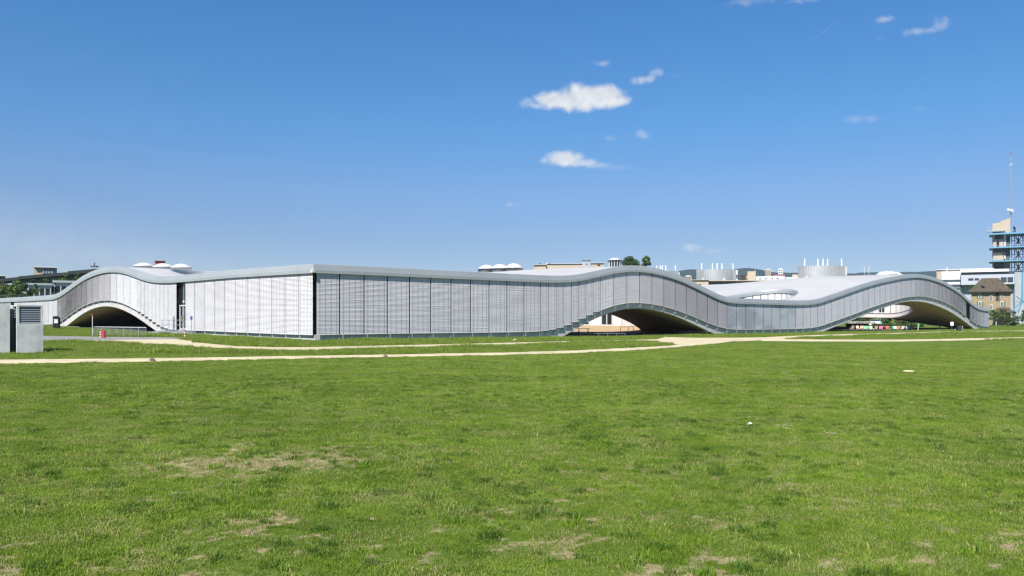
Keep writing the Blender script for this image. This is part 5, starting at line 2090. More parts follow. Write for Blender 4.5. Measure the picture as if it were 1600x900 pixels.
part(r_, 'wall', 'beige', (1157, 1168, 430.6, 442, D, 6), (1168, 1180.5, 424, 442, D + 1, 6))
part(r_, 'pipe', 'chimney', (1150.4, 1152.6, 421.5, 442, D - 2, 0.6))
part(r_, 'canopy', 'darkwall', (1150, 1166, 429, 429.9, D - 3, 3))
r_ = bld('white_shed', 1200, 285, 'long low white sheds with red-edged roofs on the skyline')
part(r_, 'wall', 'whitepanel', (1181.5, 1224, 431.5, 444, 285, 8), (1208, 1227, 430, 444, 289, 6), (1228, 1249, 433.5, 444, 287, 6))
part(r_, 'roof', 'crimson', (1208, 1227.4, 429.2, 430, 288.6, 7))
part(r_, 'roof', 'beige', (1238, 1250, 429.5, 433.5, 288, 5))
for px in (1186, 1195, 1204.5, 1213.5):
    part(r_, 'roof_light', 'white', (px, px + 3.2, 433.8, 434.8, 284.7, 0.6))
# far towers and houses on the hill foot
TG = 'distant blocks at the foot of the hills'
for (px0, px1, yt, yb, D, mt, lab) in ((1070.5, 1080.5, 431.2, 440, 900, 'beige', 'distant pinkish block left of the oval plant room'), (1196, 1204.5, 421, 432, 1500, 'beige', 'distant beige tower block, left of two on the skyline'), (1216, 1223.5, 420.2, 432, 1500, 'whitepanel', 'distant white tower block, right of two on the skyline'), (1178.5, 1181, 423, 432, 1500, 'beige', 'distant slim beige block beside the rooftop boxes')):
    r_ = bld('tower_block', (px0 + px1) / 2, D, lab, 'tower block', TG)
    part(r_, 'wall', mt, (px0, px1, yt, yb + 8, D, 12))
    part(r_, 'roof', 'whitepanel', (px0 + 1.5, px1 - 1.5, yt - 0.8, yt, D + 2, 6))
    nst = 3
    for k in range(nst):
        for j in range(2):
            y = yt + 1.5 + k * (yb - yt - 2) / nst
            x0 = px0 + 1 + j * (px1 - px0 - 1) / 2
            part(r_, 'window', 'glass_far', (x0, x0 + (px1 - px0) * 0.28, y, y + 1.2, D - 0.4, 1.0))

# --- right: white laboratory building
D = 285
r_ = bld('laboratory', 1520, D, 'white and grey laboratory building behind the right end of the roof')
part(r_, 'rear_wall', 'beige', (1463.4, 1553, 420.5, 470, D + 6, 10))
part(r_, 'rear_roof', 'white', (1463, 1553.4, 419.7, 420.5, D + 5.6, 11))
part(r_, 'wall', 'whitepanel', (1471.3, 1500.6, 423.2, 436, D, 12), (1473.5, 1501, 436.6, 443.5, D - 1.0, 12), (1480, 1501, 444, 449, D, 12), (1488, 1502.5, 449.6, 455, D - 1.0, 10), (1500, 1530, 446.5, 508, D + 1.2, 8))
for (x0, x1, y) in ((1471, 1501, 436.3), (1480, 1501, 443.8), (1486, 1501, 449.3)):
    part(r_, 'ledge', 'greypanel', (x0, x1, y - 0.35, y + 0.3, D - 1.6, 1.2))
part(r_, 'roof', 'white', (1501.6, 1577, 421.2, 425.2, D - 2.2, 12))
part(r_, 'clerestory', 'glass_far', (1502.2, 1588, 425.3, 429.2, D - 0.8, 10))
part(r_, 'upper_wall', 'greypanel', (1501.6, 1585, 429.4, 444.8, D - 3, 12))
part(r_, 'lower_wall', 'greyterrace', (1503, 1588, 445, 508, D - 0.4, 10))
for (x0, x1, y0, y1) in ((1513, 1521, 434.8, 436.8), (1523, 1530, 434.8, 436.8), (1563.8, 1573, 434.2, 440.5), (1574.5, 1583, 434.2, 440.5)):
    part(r_, 'window', 'glass_far', (x0, x1, y0, y1, D - 3.3, 0.6))
part(r_, 'stair_tower', 'greyterrace', (1585.3, 1600, 427, 508, D - 2.2, 8))
mb = MB()
for (px, y0, y1, w) in ((1479.6, 417, 424, 0.2), (1500.8, 419.5, 428, 0.12)):
    p0, p1 = at(px, y1, D - 1), at(px, y0, D - 1)
    mb.tube([p0, p1], w, 8)
mb.build('vent_pipe', 'white', r_)

# --- old house
D = 226
r_ = bld('old_house', 1545, D, 'old cream house with green shutters and a brown hipped tile roof')
VIEW[0] = (1512 - 800) / F
depth = 8.0
zb = G((1545 - 800) / F * D, D) - 0.5
ze = EYE + (HY - 456.2) / F * D


def hq(px, back, z):
    p = at2(px, 0, D, back)
    return Vector((p.x, p.y, z))


mb = MB()
A = [hq(1518, 0, zb), hq(1579, 0, zb), hq(1579, depth, zb), hq(1518, depth, zb)]
mb.hexa(A + [Vector((p.x, p.y, ze)) for p in A])
mb.build('wall', 'cream', r_)
mb = MB()
rg0, rg1 = hq(1534, depth / 2, EYE + (HY - 435.4) / F * (D + 4)), hq(1561, depth / 2, EYE + (HY - 435.4) / F * (D + 4))
Eb = [hq(1511.5, -1, ze - 0.15), hq(1583.5, -1, ze - 0.15), hq(1585.5, depth + 1, ze - 0.15), hq(1513.5, depth + 1, ze - 0.15)]
mid0, mid1 = [], []
Et = [p + Vector((0, 0, 0.22)) for p in Eb]
# bell-cast eaves, then the steep slopes up to the ridge
def toward(p, q, t, dz):
    r = p.lerp(q, t)
    r.z = p.z + dz
    return r
hz = rg0.z - Et[0].z
Mi = [toward(Et[0], rg0, 0.26, hz * 0.20), toward(Et[1], rg1, 0.26, hz * 0.20), toward(Et[2], rg1, 0.26, hz * 0.20), toward(Et[3], rg0, 0.26, hz * 0.20)]
for k in range(4):
    k2 = (k + 1) % 4
    mb.quad(Eb[k], Eb[k2], Et[k2], Et[k])
    mb.quad(Et[k], Et[k2], Mi[k2], Mi[k])
mb.quad(Mi[0], Mi[1], rg1, rg0)
mb.tri(Mi[1], Mi[2], rg1)
mb.quad(Mi[2], Mi[3], rg0, rg1)
mb.tri(Mi[3], Mi[0], rg0)
mb.quad(Eb[3], Eb[2], Eb[1], Eb[0])
rf = mb.build('roof', 'tile', r_)
mb = MB()
p = at2(1534, 446, D + 1.0)
mb.box((p.x, p.y - 0.5, p.z - 0.3), (0.6, 1.2, 0.45))
mb.build('dormer', 'wood', rf)


def window(parent, x0, x1, y0, y1, shut=None):
    f = part(parent, 'window', 'white', (x0, x1, y0, y1, D - 0.10, 0.3))
    n = 2
    wd = (x1 - x0)
    for k in range(n):
        part(f, 'pane', 'glass_far', (x0 + wd * (0.12 + 0.44 * k), x0 + wd * (0.44 + 0.44 * k), y0 + 0.8, y1 - 0.8, D - 0.16, 0.1))
    if shut:
        for s in shut:
            if s < 0:
                part(f, 'shutter', 'shutter', (x0 - 1.9, x0 - 0.1, y0 - 0.2, y1 + 0.2, D - 0.14, 0.12))
            else:
                part(f, 'shutter', 'shutter', (x1 + 0.1, x1 + 1.9, y0 - 0.2, y1 + 0.2, D - 0.14, 0.12))


for (x0, x1, y0, y1, sh) in ((1528.5, 1534.5, 458.5, 465.6, (-1, 1)), (1528.5, 1534.5, 471.2, 478.6, (-1, 1)), (1546.5, 1551, 462.2, 470.6, None), (1546.5, 1551, 476.2, 484, None), (1546.5, 1551, 489.5, 495, None), (1563, 1568.6, 471.4, 478.8, (1,)), (1563, 1567.5, 461, 465.2, None), (1563, 1567, 492, 497, None), (1528.5, 1534.5, 486, 493, (-1, 1))):
    window(r_, x0, x1, y0, y1, sh)
part(r_, 'door_recess', 'cloth_dark', (1556, 1560.4, 457.2, 470.5, D - 0.06, 0.2))
part(r_, 'shutter', 'shutter', (1560.6, 1562, 460, 470.5, D - 0.12, 0.12))
# low porch
mb = MB()
p0, p1, p2 = at2(1553, 487.5, D - 3.2), at2(1583, 487.5, D - 3.2), at2(1568, 480.5, D)
q0, q1 = hq(1558, -0.02, p2.z), hq(1577, -0.02, p2.z)
mb.quad(p0, p1, q1, q0)
mb.tri(p0, q0, hq(1554, -0.02, p0.z))
mb.tri(p1, hq(1581, -0.02, p1.z), q1)
mb.quad(p0 - Vector((0, 0, 0.15)), p1 - Vector((0, 0, 0.15)), p1, p0)
pr = mb.build('porch_roof', 'tile', r_)
for px in (1556, 1580):
    part(r_, 'porch_post', 'white', (px, px + 1.0, 488.2, 512, D - 2.9, 0.2))

# --- concrete tower with blue steel galleries, lattice frame and mast
D = 300
r_ = bld('research_tower', 1562, D, 'concrete tower with blue steel galleries, lattice frame and a tall antenna mast', 'tower')
part(r_, 'shaft', 'towerconc', (1550.5, 1578.5, 366, 508, D, 8))
mb = MB()
hp = ((1550.5, 366), (1578.5, 366), (1578.5, 341.5), (1563.5, 345.2), (1563.5, 347.4), (1550.8, 349))
for dy in (0.0, 7.5):
    for (x, y) in hp:
        p = at2(x, 0, D, dy)
        mb.v.append((p.x, p.y, EYE + (HY - y) / F * D))
n = len(hp)
mb.f += [tuple(range(n)), tuple(range(n, 2 * n))[::-1]]
mb.m += [0, 0]
for k in range(n):
    mb.f.append((k, k + n, (k + 1) % n + n, (k + 1) % n))
    mb.m.append(0)
mb.build('head', 'beige', r_)
part(r_, 'roof_gallery', 'greyterrace', (1542, 1570.5, 359.5, 361, D - 1.8, 3))
for px in (1542.5, 1546, 1549):
    part(r_, 'gallery_post', 'steel', (px, px + 0.35, 355, 359.6, D - 1.7, 0.1))
part(r_, 'gallery_rail', 'steel', (1542.2, 1549.4, 355, 355.4, D - 1.75, 0.1))
for (y0, y1) in ((363.8, 366.2), (385.2, 387.4), (406.6, 408.8)):
    part(r_, 'gallery', 'bluesteel', (1545.5, 1640, y0, y1, D - 2.5, 12))
for (x0, x1, y0, y1, mt) in ((1552.6, 1567.5, 374, 385.2, 'beige'), (1557.2, 1561.2, 375.8, 385.2, 'glass'), (1552, 1567.5, 394.5, 406.4, 'beige'), (1568.2, 1572, 366.4, 385.2, 'greypanel'), (1568.8, 1571, 399.5, 404, 'whitepanel'), (1552.2, 1554, 366.6, 374, 'beige'), (1551.2, 1552.4, 377, 385, 'greyterrace')):
    part(r_, 'window' if mt == 'glass' else 'cladding_panel', mt, (x0, x1, y0, y1, D - (0.5 if mt != 'glass' else 0.7), 0.8))
for (x0, x1, y0, y1) in ((1554.5, 1567.5, 368.2, 373.6), (1551.5, 1577.5, 388, 394), (1572.6, 1577.5, 370, 384.5), (1572.6, 1577.6, 395, 406), (1553, 1568, 410.5, 420)):
    part(r_, 'dark_recess', 'darkwall', (x0, x1, y0, y1, D - 0.3, 0.6))
for (px, w) in ((1580.0, 1.6), (1584.5, 1.5), (1597.5, 1.5), (1612, 1.5)):
    part(r_, 'column', 'navysteel', (px, px + w, 360 if px > 1581 and px < 1590 else 366, 508, D - 0.5, 0.7))
p = at(1585.3, 366, D - 0.5)
mb = MB()
mb.tube([p, p + Vector((0, 0, 2.2)), p + Vector((-0.4, 0, 2.9))], [0.5, 0.35, 0.25], 8)
mb.build('hoist', 'black', r_)
levels = [366.5, 386.5, 408, 427, 446, 466, 487]
for i in range(len(levels) - 1):
    y0, y1 = levels[i], levels[i + 1]
    for (x0, x1) in ((1585.5, 1598), (1598, 1612.5)):
        for (q0, q1) in (((x0, y0), (x1, y1)), ((x1, y0), (x0, y1))):
            mb = MB()
            mb.bar(at(q0[0], q0[1], D - 0.2), at(q1[0], q1[1], D - 0.2), 0.2)
            mb.build('brace', 'navysteel', r_)
    part(r_, 'cross_beam', 'navysteel', (1580, 1613, y1 - 0.5, y1 + 0.5, D - 0.6, 0.4))
for i in range(len(levels) - 1):
    y0, y1 = levels[i], levels[i + 1]
    ym = (y0 + y1) / 2
    for (x0, x1) in ((1581, 1591.5), (1591.5, 1604.5), (1604.5, 1616)):
        for (q0, q1) in (((x0, y0), (x1, ym)), ((x1, ym), (x0, y1)), ((x0, ym), (x1, ym))):
            mb = MB()
            mb.bar(at2(q0[0], q0[1], D + 5), at2(q1[0], q1[1], D + 5), 0.22)
            mb.build('brace', 'navysteel', r_)
for (px, w) in ((1591, 1.4), (1604, 1.4)):
    part(r_, 'column', 'navysteel', (px, px + w, 366, 508, D + 5, 0.7))
for (yy) in (361.5, 383, 404.5):
    part(r_, 'gallery_rail', 'steel', (1546, 1640, yy - 0.25, yy + 0.25, D - 2.6, 0.12))
# pale blue legs in front
for (q0, q1, w) in (((1597.6, 424), (1597.2, 470), 0.32), ((1597.2, 470), (1582.5, 485), 0.3), ((1597.2, 470), (1591, 489), 0.3), ((1587, 462), (1596.5, 469.5), 0.26), ((1583, 471.4), (1600, 471.4), 0.2), ((1582.5, 485.6), (1592, 485.6), 0.25), ((1597.2, 470), (1612, 486), 0.3)):
    mb = MB()
    mb.bar(at(*q0, 262), at(*q1, 262), w)
    mb.build('strut', 'bluesteel', r_)
# mast
m0, m1, m2 = at(1579.3, 352, D - 0.6), at(1579.3, 278, D - 0.6), at(1579.8, 238, D - 0.6)
mb = MB()
for (dx, dy) in ((-0.24, 0), (0.24, 0), (0, 0.4)):
    mb.tube([(m0.x + dx, m0.y + dy, m0.z - 3), (m1.x + dx, m1.y + dy, m1.z)], 0.085, 5)
nz = 26
for k in range(nz):
    za, zb2 = m0.z + (m1.z - m0.z) * k / nz, m0.z + (m1.z - m0.z) * (k + 1) / nz
    s_ = 1 if k % 2 else -1
    mb.bar((m0.x - 0.24 * s_, m0.y, za), (m0.x + 0.24 * s_, m0.y, zb2), 0.04)
    mb.bar((m0.x + 0.24 * s_, m0.y, za), (m0.x, m0.y + 0.4, zb2), 0.04)
mb.tube([m1, m2], [0.14, 0.09], 6)
mast = mb.build('antenna_mast', 'steel', r_)
mb = MB()
mb.bar(m1 - Vector((0.7, 0, 0)), m1 + Vector((2.8, 0, 0.15)), 0.07)
for k in range(5):
    q = m1 + Vector((0.8 + 0.45 * k, 0, 0.1))
    mb.bar(q - Vector((0, 0, 0.3)), q + Vector((0, 0, 0.3)), 0.04)
mb.build('aerial', 'steel', mast)
for (px, py, rr, dxn) in ((1580.8, 329.5, 0.75, 1), (1575.3, 327.5, 0.42, -1)):
    p = at(px, py, D - 1.2)
    mb = MB()
    n = 14
    mb.tube([p + Vector((0, 0.25, 0)), p + Vector((0, -0.1, 0)), p + Vector((0.15 * dxn, -0.35, 0))], [rr * 0.75, rr, rr * 0.96], n)
    mb.build('dish', 'white', mast)
for (py, rr, mt) in ((257.0, 0.35, 'white'), (239.5, 0.28, 'red')):
    p = at(1579.6, py, D - 0.6)
    mb = MB()
    for s_ in (-1, 1):
        mb.tube([p + Vector((s_ * rr, 0, -0.35)), p + Vector((s_ * rr, 0, 0.35))], 0.1, 6)
    mb.bar(p - Vector((rr, 0, 0)), p + Vector((rr, 0, 0)), 0.05)
    mb.build('antenna', mt, mast)

# ================================================================== SMALL THINGS ON THE LAWN
b = gp(1420, 580.6)
mb = MB()
mb.lathe((b.x, b.y, b.z - 0.02), [(0.21, 0.0), (0.20, 0.05), (0.15, 0.065)], 18)
tag(mb.build('manhole_cover', 'path'), 'round pale concrete cover in the lawn on the right', 'cover')


def litter(px, py, s, label, seed):
    r = random.Random(seed)
    b = gp(px, py)
    mb = MB()
    n = 5
    for i in range(n):
        for j in range(n):
            mb.v.append((b.x + (i / (n - 1) - 0.5) * s * 1.6 + r.uniform(-.1, .1) * s, b.y + (j / (n - 1) - 0.5) * s + r.uniform(-.1, .1) * s, b.z + 0.05 + r.uniform(0, 0.9) * s * (1 - abs(i - 2) / 3)))
    for i in range(n - 1):
        for j in range(n - 1):
            k = i * n + j
            mb.f.append((k, k + n, k + n + 1, k + 1))
            mb.m.append(0)
    tag(mb.build('crumpled_paper', 'white'), label, 'litter')


litter(1172, 667.8, 0.05, 'crumpled white paper on the lawn right of centre', 1)
litter(804, 533.0, 0.16, 'white scrap on the grass at the foot of the long facade', 2)
litter(1373, 523.0, 0.25, 'white scrap beside the narrow path on the right', 3)


def straw(px, py, w, label, seed, cnt=7):
    r = random.Random(seed)
    b = gp(px, py)
    mb = MB()
    for k in range(cnt):
        x, y = b.x + r.uniform(-w, w), b.y + r.uniform(-0.12, 0.12)
        a = r.uniform(-0.6, 0.6)
        L = r.uniform(0.03, 0.09)
        z = G(x, y) + r.uniform(0.05, 0.08)
        mb.bar((x, y, z), (x + L * math.cos(a), y + L * math.sin(a), z + r.uniform(-0.02, 0.03)), 0.006)
    o = mb.build('dry_stalks', 'stick')
    tag(o, label, 'stalks')


straw(1222, 672.5, 0.1, 'bundle of bleached dry stalks right of the crumpled paper', 5)
straw(1293, 683.5, 0.1, 'loose bleached stalks furthest right of the crumpled paper', 6)
straw(1228, 584.5, 0.18, 'bleached stalks lying left of the round cover', 7)
for (px, py, s, lab) in ((238, 564.5, 0.11, 'grey stone at the edge of the near path on the left'), (602, 558.6, 0.10, 'grey stone at the edge of the near path below the corner')):
    b = gp(px, py)
    mb = MB()
    mb.lathe((b.x, b.y, b.z - 0.03), [(s, 0), (s * 1.02, 0.05), (s * 0.8, 0.12), (s * 0.35, 0.16)], 9)
    for i, v in enumerate(mb.v):
        mb.v[i] = (v[0] + random.uniform(-.03, .03), v[1] + random.uniform(-.03, .03), v[2] + random.uniform(-.02, .02))
    tag(mb.build('stone', 'wood'), lab, 'stone')

# ================================================================== GRASS
def grass_mat(name, dark, light, dry):
    m = bpy.data.materials.new(name)
    m.use_nodes = True
    nt = m.node_tree
    b = nt.nodes['Principled BSDF']
    b.inputs['Roughness'].default_value = 0.55
    b.inputs['Specular IOR Level'].default_value = 0.3
    geo = nt.nodes.new('ShaderNodeNewGeometry')
    oi = nt.nodes.new('ShaderNodeObjectInfo')

    def noise(scale, detail=4):
        n = nt.nodes.new('ShaderNodeTexNoise')
        n.inputs['Scale'].default_value = scale
        n.inputs['Detail'].default_value = detail
        n.inputs['Roughness'].default_value = 0.65
        nt.links.new(geo.outputs['Position'], n.inputs['Vector'])
        return n.outputs['Fac']

    def mth(op, a, b_, c=None):
        n = nt.nodes.new('ShaderNodeMath')
        n.operation = op
        for i, v in enumerate((a, b_, c)):
            if v is None:
                continue
            if isinstance(v, float):
                n.inputs[i].default_value = v
            else:
                nt.links.new(v, n.inputs[i])
        return n.outputs[0]
    f = mth('MULTIPLY_ADD', oi.outputs['Random'], 0.50, mth('MULTIPLY_ADD', noise(0.35, 5), 1.6, -0.60))
    f = mth('ADD', f, mth('MULTIPLY_ADD', noise(2.8, 3), 0.8, -0.40))
    rp = nt.nodes.new('ShaderNodeValToRGB')
    e = rp.color_ramp.elements
    e[0].position, e[0].color = 0.10, (*dark, 1)
    e[1].position, e[1].color = 0.90, (*light, 1)
    e2 = e.new(0.5)
    e2.color = tuple((x + y) / 2 * 0.97 for x, y in zip(dark, light)) + (1,)
    nt.links.new(f, rp.inputs[0])
    # straw-coloured blades here and there
    mr = nt.nodes.new('ShaderNodeMapRange')
    mr.inputs['From Min'].default_value = 0.92
    mr.inputs['From Max'].default_value = 1.0
    nt.links.new(mth('MULTIPLY_ADD', geo.outputs['Random Per Island'], 0.75, mth('MULTIPLY', noise(1.3, 4), 0.5)), mr.inputs['Value'])
    mx = nt.nodes.new('ShaderNodeMix')
    mx.data_type = 'RGBA'
    nt.links.new(mr.outputs[0], mx.inputs['Factor'])
    nt.links.new(rp.outputs[0], mx.inputs['A'])
    mx.inputs['B'].default_value = (*dry, 1)
    nt.links.new(mx.outputs['Result'], b.inputs['Base Color'])
    tr = nt.nodes.new('ShaderNodeBsdfTranslucent')
    nt.links.new(mx.outputs['Result'], tr.inputs['Color'])
    ms = nt.nodes.new('ShaderNodeMixShader')
    ms.inputs[0].default_value = 0.42
    nt.links.new(b.outputs[0], ms.inputs[1])
    nt.links.new(tr.outputs[0], ms.inputs[2])
    nt.links.new(ms.outputs[0], nt.nodes['Material Output'].inputs['Surface'])
    return m


M['grass'] = grass_mat('grass blades', (0.104, 0.184, 0.013), (0.280, 0.378, 0.045), (0.44, 0.39, 0.18))
M['grass_tall'] = grass_mat('taller rough grass', (0.122, 0.206, 0.015), (0.270, 0.355, 0.046), (0.36, 0.31, 0.16))


def tuft_collection(name, material, nvar, blades, rad, h, w, seed):
    col = bpy.data.collections.new(name)
    r = random.Random(seed)
    for k in range(nvar):
        mb = MB()
        for i in range(blades):
            an, rr = r.uniform(0, 6.28), rad * math.sqrt(r.random())
            x, y = rr * math.cos(an), rr * math.sin(an)
            hh = h * r.uniform(0.45, 1.15)
            la, ll = r.uniform(0, 6.28), hh * r.uniform(0.15, 0.9)
            dx, dy = math.cos(la) * ll, math.sin(la) * ll
            ww = w * r.uniform(0.6, 1.2)
            fa = r.uniform(0, 3.14)
            sx, sy = math.cos(fa) * ww, math.sin(fa) * ww
            v0 = len(mb.v)
            mb.v += [(x - sx, y - sy, -0.01), (x + sx, y + sy, -0.01), (x + dx * 0.45 + sx * 0.8, y + dy * 0.45 + sy * 0.8, hh * 0.62), (x + dx * 0.45 - sx * 0.8, y + dy * 0.45 - sy * 0.8, hh * 0.62), (x + dx, y + dy, hh * r.uniform(0.75, 1.0))]
            mb.f += [(v0, v0 + 1, v0 + 2, v0 + 3), (v0 + 3, v0 + 2, v0 + 4)]
            mb.m += [0, 0]
        me = bpy.data.meshes.new('grass_tuft')
        me.from_pydata(mb.v, [], mb.f)
        me.materials.append(M[material])
        o = bpy.data.objects.new('grass_tuft', me)
        col.objects.link(o)
    return col


def scatter(name, pts, scl, col, label):
    me = bpy.data.meshes.new(name)
    me.from_pydata(pts.tolist(), [], [])
    a = me.attributes.new('tuft_scale', 'FLOAT', 'POINT')
    a.data.foreach_set('value', scl.astype(np.float32))
    a = me.attributes.new('spin', 'FLOAT', 'POINT')
    a.data.foreach_set('value', (rng.random(len(pts)) * 6.2832).astype(np.float32))
    o = bpy.data.objects.new(name, me)
    COL.objects.link(o)
    tag(o, label, 'grass', kind='stuff')
    ng = bpy.data.node_groups.new(name + '_scatter', 'GeometryNodeTree')
    ng.interface.new_socket('Geometry', in_out='INPUT', socket_type='NodeSocketGeometry')
    ng.interface.new_socket('Geometry', in_out='OUTPUT', socket_type='NodeSocketGeometry')
    n = ng.nodes
    gi, go_ = n.new('NodeGroupInput'), n.new('NodeGroupOutput')
    ci = n.new('GeometryNodeCollectionInfo')
    ci.inputs['Collection'].default_value = col
    ci.inputs['Separate Children'].default_value = True
    ci.inputs['Reset Children'].default_value = True
    ip = n.new('GeometryNodeInstanceOnPoints')
    ip.inputs['Pick Instance'].default_value = True
    sa_ = n.new('GeometryNodeInputNamedAttribute')
    sa_.data_type = 'FLOAT'
    sa_.inputs['Name'].default_value = 'tuft_scale'
    sp = n.new('GeometryNodeInputNamedAttribute')
    sp.data_type = 'FLOAT'
    sp.inputs['Name'].default_value = 'spin'
    cx = n.new('ShaderNodeCombineXYZ')
    L = ng.links
    L.new(sp.outputs['Attribute'], cx.inputs[2])
    L.new(gi.outputs[0], ip.inputs['Points'])
    L.new(ci.outputs[0], ip.inputs['Instance'])
    L.new(cx.outputs[0], ip.inputs['Rotation'])
    L.new(sa_.outputs['Attribute'], ip.inputs['Scale'])
    L.new(ip.outputs[0], go_.inputs[0])
    md = o.modifiers.new('scatter', 'NODES')
    md.node_group = ng
    return o


def polys():
    out_ = []
    for far, near in PATHS:
        A = [gp(*p).xy for p in far]
        B = [gp(*p).xy for p in near]
        out_.append(np.array([tuple(p) for p in A] + [tuple(p) for p in B[::-1]]))
    return out_


POLY = polys()


def on_path(x, y):
    x0, y0 = x, y
    x = x0 + 0.5 * (vnoise(x0, y0, 0.8, 61) - 0.5)
    y = y0 + 0.7 * (vnoise(x0, y0, 0.7, 62) - 0.5) + 0.25 * (rng.random(len(x0)) - 0.5)
    hit = np.zeros(len(x), bool)
    for pg in POLY:
        ins = np.zeros(len(x), bool)
        n = len(pg)
        j = n - 1
        for i in range(n):
            xi, yi = pg[i]
            xj, yj = pg[j]
            if yi != yj:
                c = ((yi > y) != (yj > y)) & (x < (xj - xi) * (y - yi) / (yj - yi) + xi)
                ins ^= c
            j = i
        hit |= ins
    return hit


def in_building(x, y, m=0.15):
    rx, ry = x - C0.x, y - C0.y
    u, v = rx * SX + ry * CX, -rx * CX + ry * SX
    return (u > -m) & (v > -m) & (u < LU + 2) & (v < LV + 2)


def spread(d0, d1, dens, half=0.72, margin=5.0):
    """random spots between two distances, some way past both sides of the view"""
    area = half * (d1 * d1 - d0 * d0) + 2 * margin * (d1 - d0)
    n = int(area * dens)
    d = np.empty(0)
    while len(d) < n:
        c = d0 + (d1 - d0) * rng.random(2 * n + 10)
        c = c[rng.random(len(c)) < (half * c + margin) / (half * d1 + margin)]
        d = np.concatenate([d, c])
    d = d[:n]
    x = (rng.random(n) * 2 - 1) * (half * d + margin)
    return x, d


def ground_fine(x, y):
    z = ground(x, y)
    w = 1 - sstep(30, 45, np.hypot(x, y))
    return z + w * (0.05 * (vnoise(x, y, 1.7, 21) - 0.5) + 0.03 * (vnoise(x, y, 0.7, 22) - 0.5))


LX, LY, LS = [], [], []
for (d0, d1, dens, sc, cut) in ((2.2, 9, 620, 0.80, 1.0), (9, 16, 340, 0.95, 0.9), (16, 30, 130, 1.25, 0.7), (30, 62, 42, 1.6, 0.4)):
    x, y = spread(d0, d1, dens)
    bn = bareness(x, y)
    clump = 0.55 * vnoise(x, y, 0.30, 31) + 0.45 * vnoise(x, y, 1.6, 32)
    keepm = rng.random(len(x)) > bn * cut * 0.97
    keepm &= ~on_path(x, y) & ~in_building(x, y)
    s = sc * (0.55 + 0.75 * clump) * (0.75 + 0.5 * rng.random(len(x))) * (1 - 0.35 * bn)
    LX.append(x[keepm]); LY.append(y[keepm]); LS.append(s[keepm])
LX, LY, LS = (np.concatenate(q) for q in (LX, LY, LS))
scatter('lawn_grass', np.stack([LX, LY, ground_fine(LX, LY)], -1), LS, tuft_collection('lawn tufts', 'grass', 8, 15, 0.06, 0.040, 0.0034, 3), 'short mown grass of the lawn')


def clumps(per_m2, d1, size, seed):
    x, y = spread(2.2, d1, per_m2)
    m = rng.random(len(x)) < 0.25 + 1.2 * sstep(0.42, 0.7, vnoise(x, y, 1.9, seed))
    x, y = x[m], y[m]
    rad = size * (0.35 + 0.9 * rng.random(len(x)) ** 1.5)
    k = np.maximum(3, (rad / size * 14)).astype(int)
    idx = np.repeat(np.arange(len(x)), k)
    a = rng.random(len(idx)) * 6.2832
    r = rad[idx] * np.sqrt(rng.random(len(idx)))
    px_, py_ = x[idx] + r * np.cos(a), y[idx] + r * np.sin(a)
    sc = (0.75 + 0.5 * rng.random(len(idx))) * (1.15 - 0.5 * r / rad[idx]) * (0.7 + 0.5 * rad[idx] / size)
    ok = ~on_path(px_, py_) & ~in_building(px_, py_)
    return px_[ok], py_[ok], sc[ok]


M['grass_deep'] = grass_mat('deep green grass', (0.066, 0.140, 0.016), (0.155, 0.255, 0.032), (0.25, 0.24, 0.08))
M['grass_fresh'] = grass_mat('fresh green grass', (0.125, 0.23, 0.018), (0.255, 0.37, 0.042), (0.40, 0.36, 0.16))
cx_, cy_, cs_ = clumps(6.0, 26, 0.105, 71)
scatter('deep_grass_clumps', np.stack([cx_, cy_, ground_fine(cx_, cy_)], -1), cs_, tuft_collection('deep tufts', 'grass_deep', 5, 12, 0.045, 0.058, 0.0038, 13), 'darker green clumps scattered through the lawn')
cx_, cy_, cs_ = clumps(6.0, 24, 0.065, 72)
scatter('fresh_grass_clumps', np.stack([cx_, cy_, ground_fine(cx_, cy_)], -1), cs_, tuft_collection('fresh tufts', 'grass_fresh', 5, 10, 0.045, 0.052, 0.0040, 14), 'bright fresh green clumps scattered through the lawn')

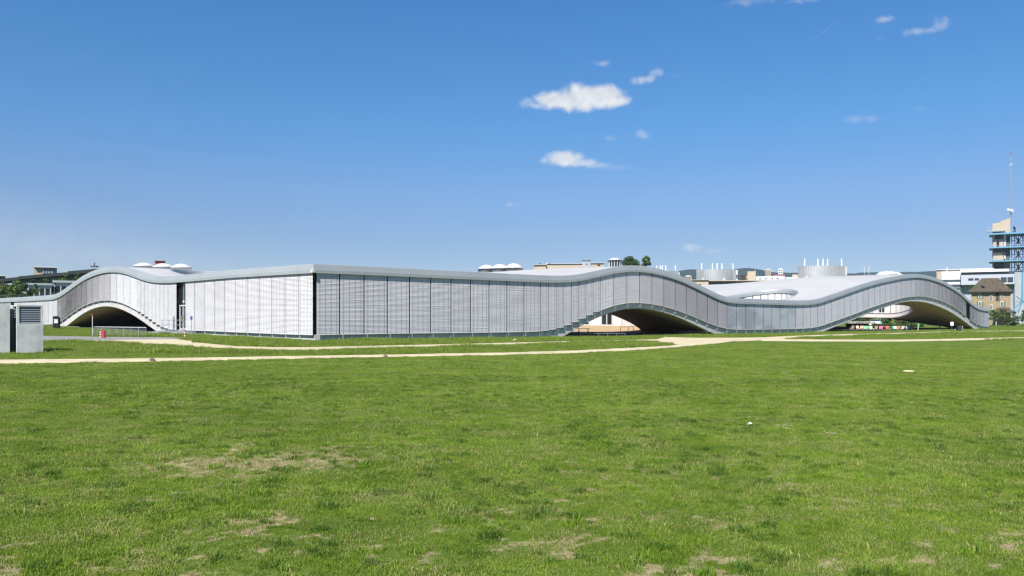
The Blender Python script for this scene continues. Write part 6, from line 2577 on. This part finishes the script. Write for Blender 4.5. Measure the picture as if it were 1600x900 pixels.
# dead, flattened straw where the sward is worn
x, y = spread(2.2, 17, 400)
k = rng.random(len(x)) < 0.07 + 0.8 * bareness(x, y)
x, y = x[k], y[k]
M['straw'] = grass_mat('dead straw', (0.26, 0.225, 0.10), (0.48, 0.41, 0.23), (0.36, 0.31, 0.16))
scatter('dead_grass', np.stack([x, y, ground_fine(x, y)], -1), 0.5 + 0.6 * rng.random(len(x)), tuft_collection('straw tufts', 'straw', 5, 9, 0.07, 0.030, 0.0032, 17), 'dead straw-coloured grass in the worn patches')

# rough grass strips beside the paths and along the facades
TX, TY, TS = [], [], []
for (d0, d1, dens, half) in ((40, 80, 30, 0.72), (80, 125, 12, 0.78), (125, 185, 5, 0.78)):
    x, y = spread(d0, d1, dens, half)
    if d0 == 40:
        # only beyond the near path
        nearp = np.array([tuple(gp(*p).xy) for p in PATHS[0][0]] + [tuple(gp(*p).xy) for p in PATHS[3][0]])
        o_ = np.argsort(nearp[:, 0])
        lim = np.interp(x, nearp[o_, 0], nearp[o_, 1])
        k = y > lim
        x, y = x[k], y[k]
    k = ~on_path(x, y) & ~in_building(x, y)
    x, y = x[k], y[k]
    TX.append(x); TY.append(y)
    TS.append((0.5 + 0.9 * vnoise(x, y, 3.0, 51)) * (0.6 + 0.7 * rng.random(len(x))))
TX, TY, TS = (np.concatenate(q) for q in (TX, TY, TS))
scatter('rough_grass', np.stack([TX, TY, ground(TX, TY)], -1), TS, tuft_collection('rough tufts', 'grass_tall', 6, 16, 0.16, 0.19, 0.008, 9), 'taller rough grass between the paths and the facade')

# ================================================================== HAZE
mb = MB()
mb.hexa([(-9000, -9000, -4), (9000, -9000, -4), (9000, 9000, -4), (-9000, 9000, -4), (-9000, -9000, 235), (9000, -9000, 235), (9000, 9000, 235), (-9000, 9000, 235)])
hm = bpy.data.materials.new('thin haze')
hm.use_nodes = True
hm.node_tree.nodes.clear()
ho = hm.node_tree.nodes.new('ShaderNodeOutputMaterial')
hv = hm.node_tree.nodes.new('ShaderNodeVolumePrincipled')
hv.inputs['Color'].default_value = (0.66, 0.83, 1.0, 1)
hv.inputs['Density'].default_value = 0.00007
hv.inputs['Anisotropy'].default_value = 0.0
hm.node_tree.links.new(hv.outputs[0], ho.inputs['Volume'])
hz_o = mb.build('haze', hm)
tag(hz_o, 'thin summer haze', kind='stuff')
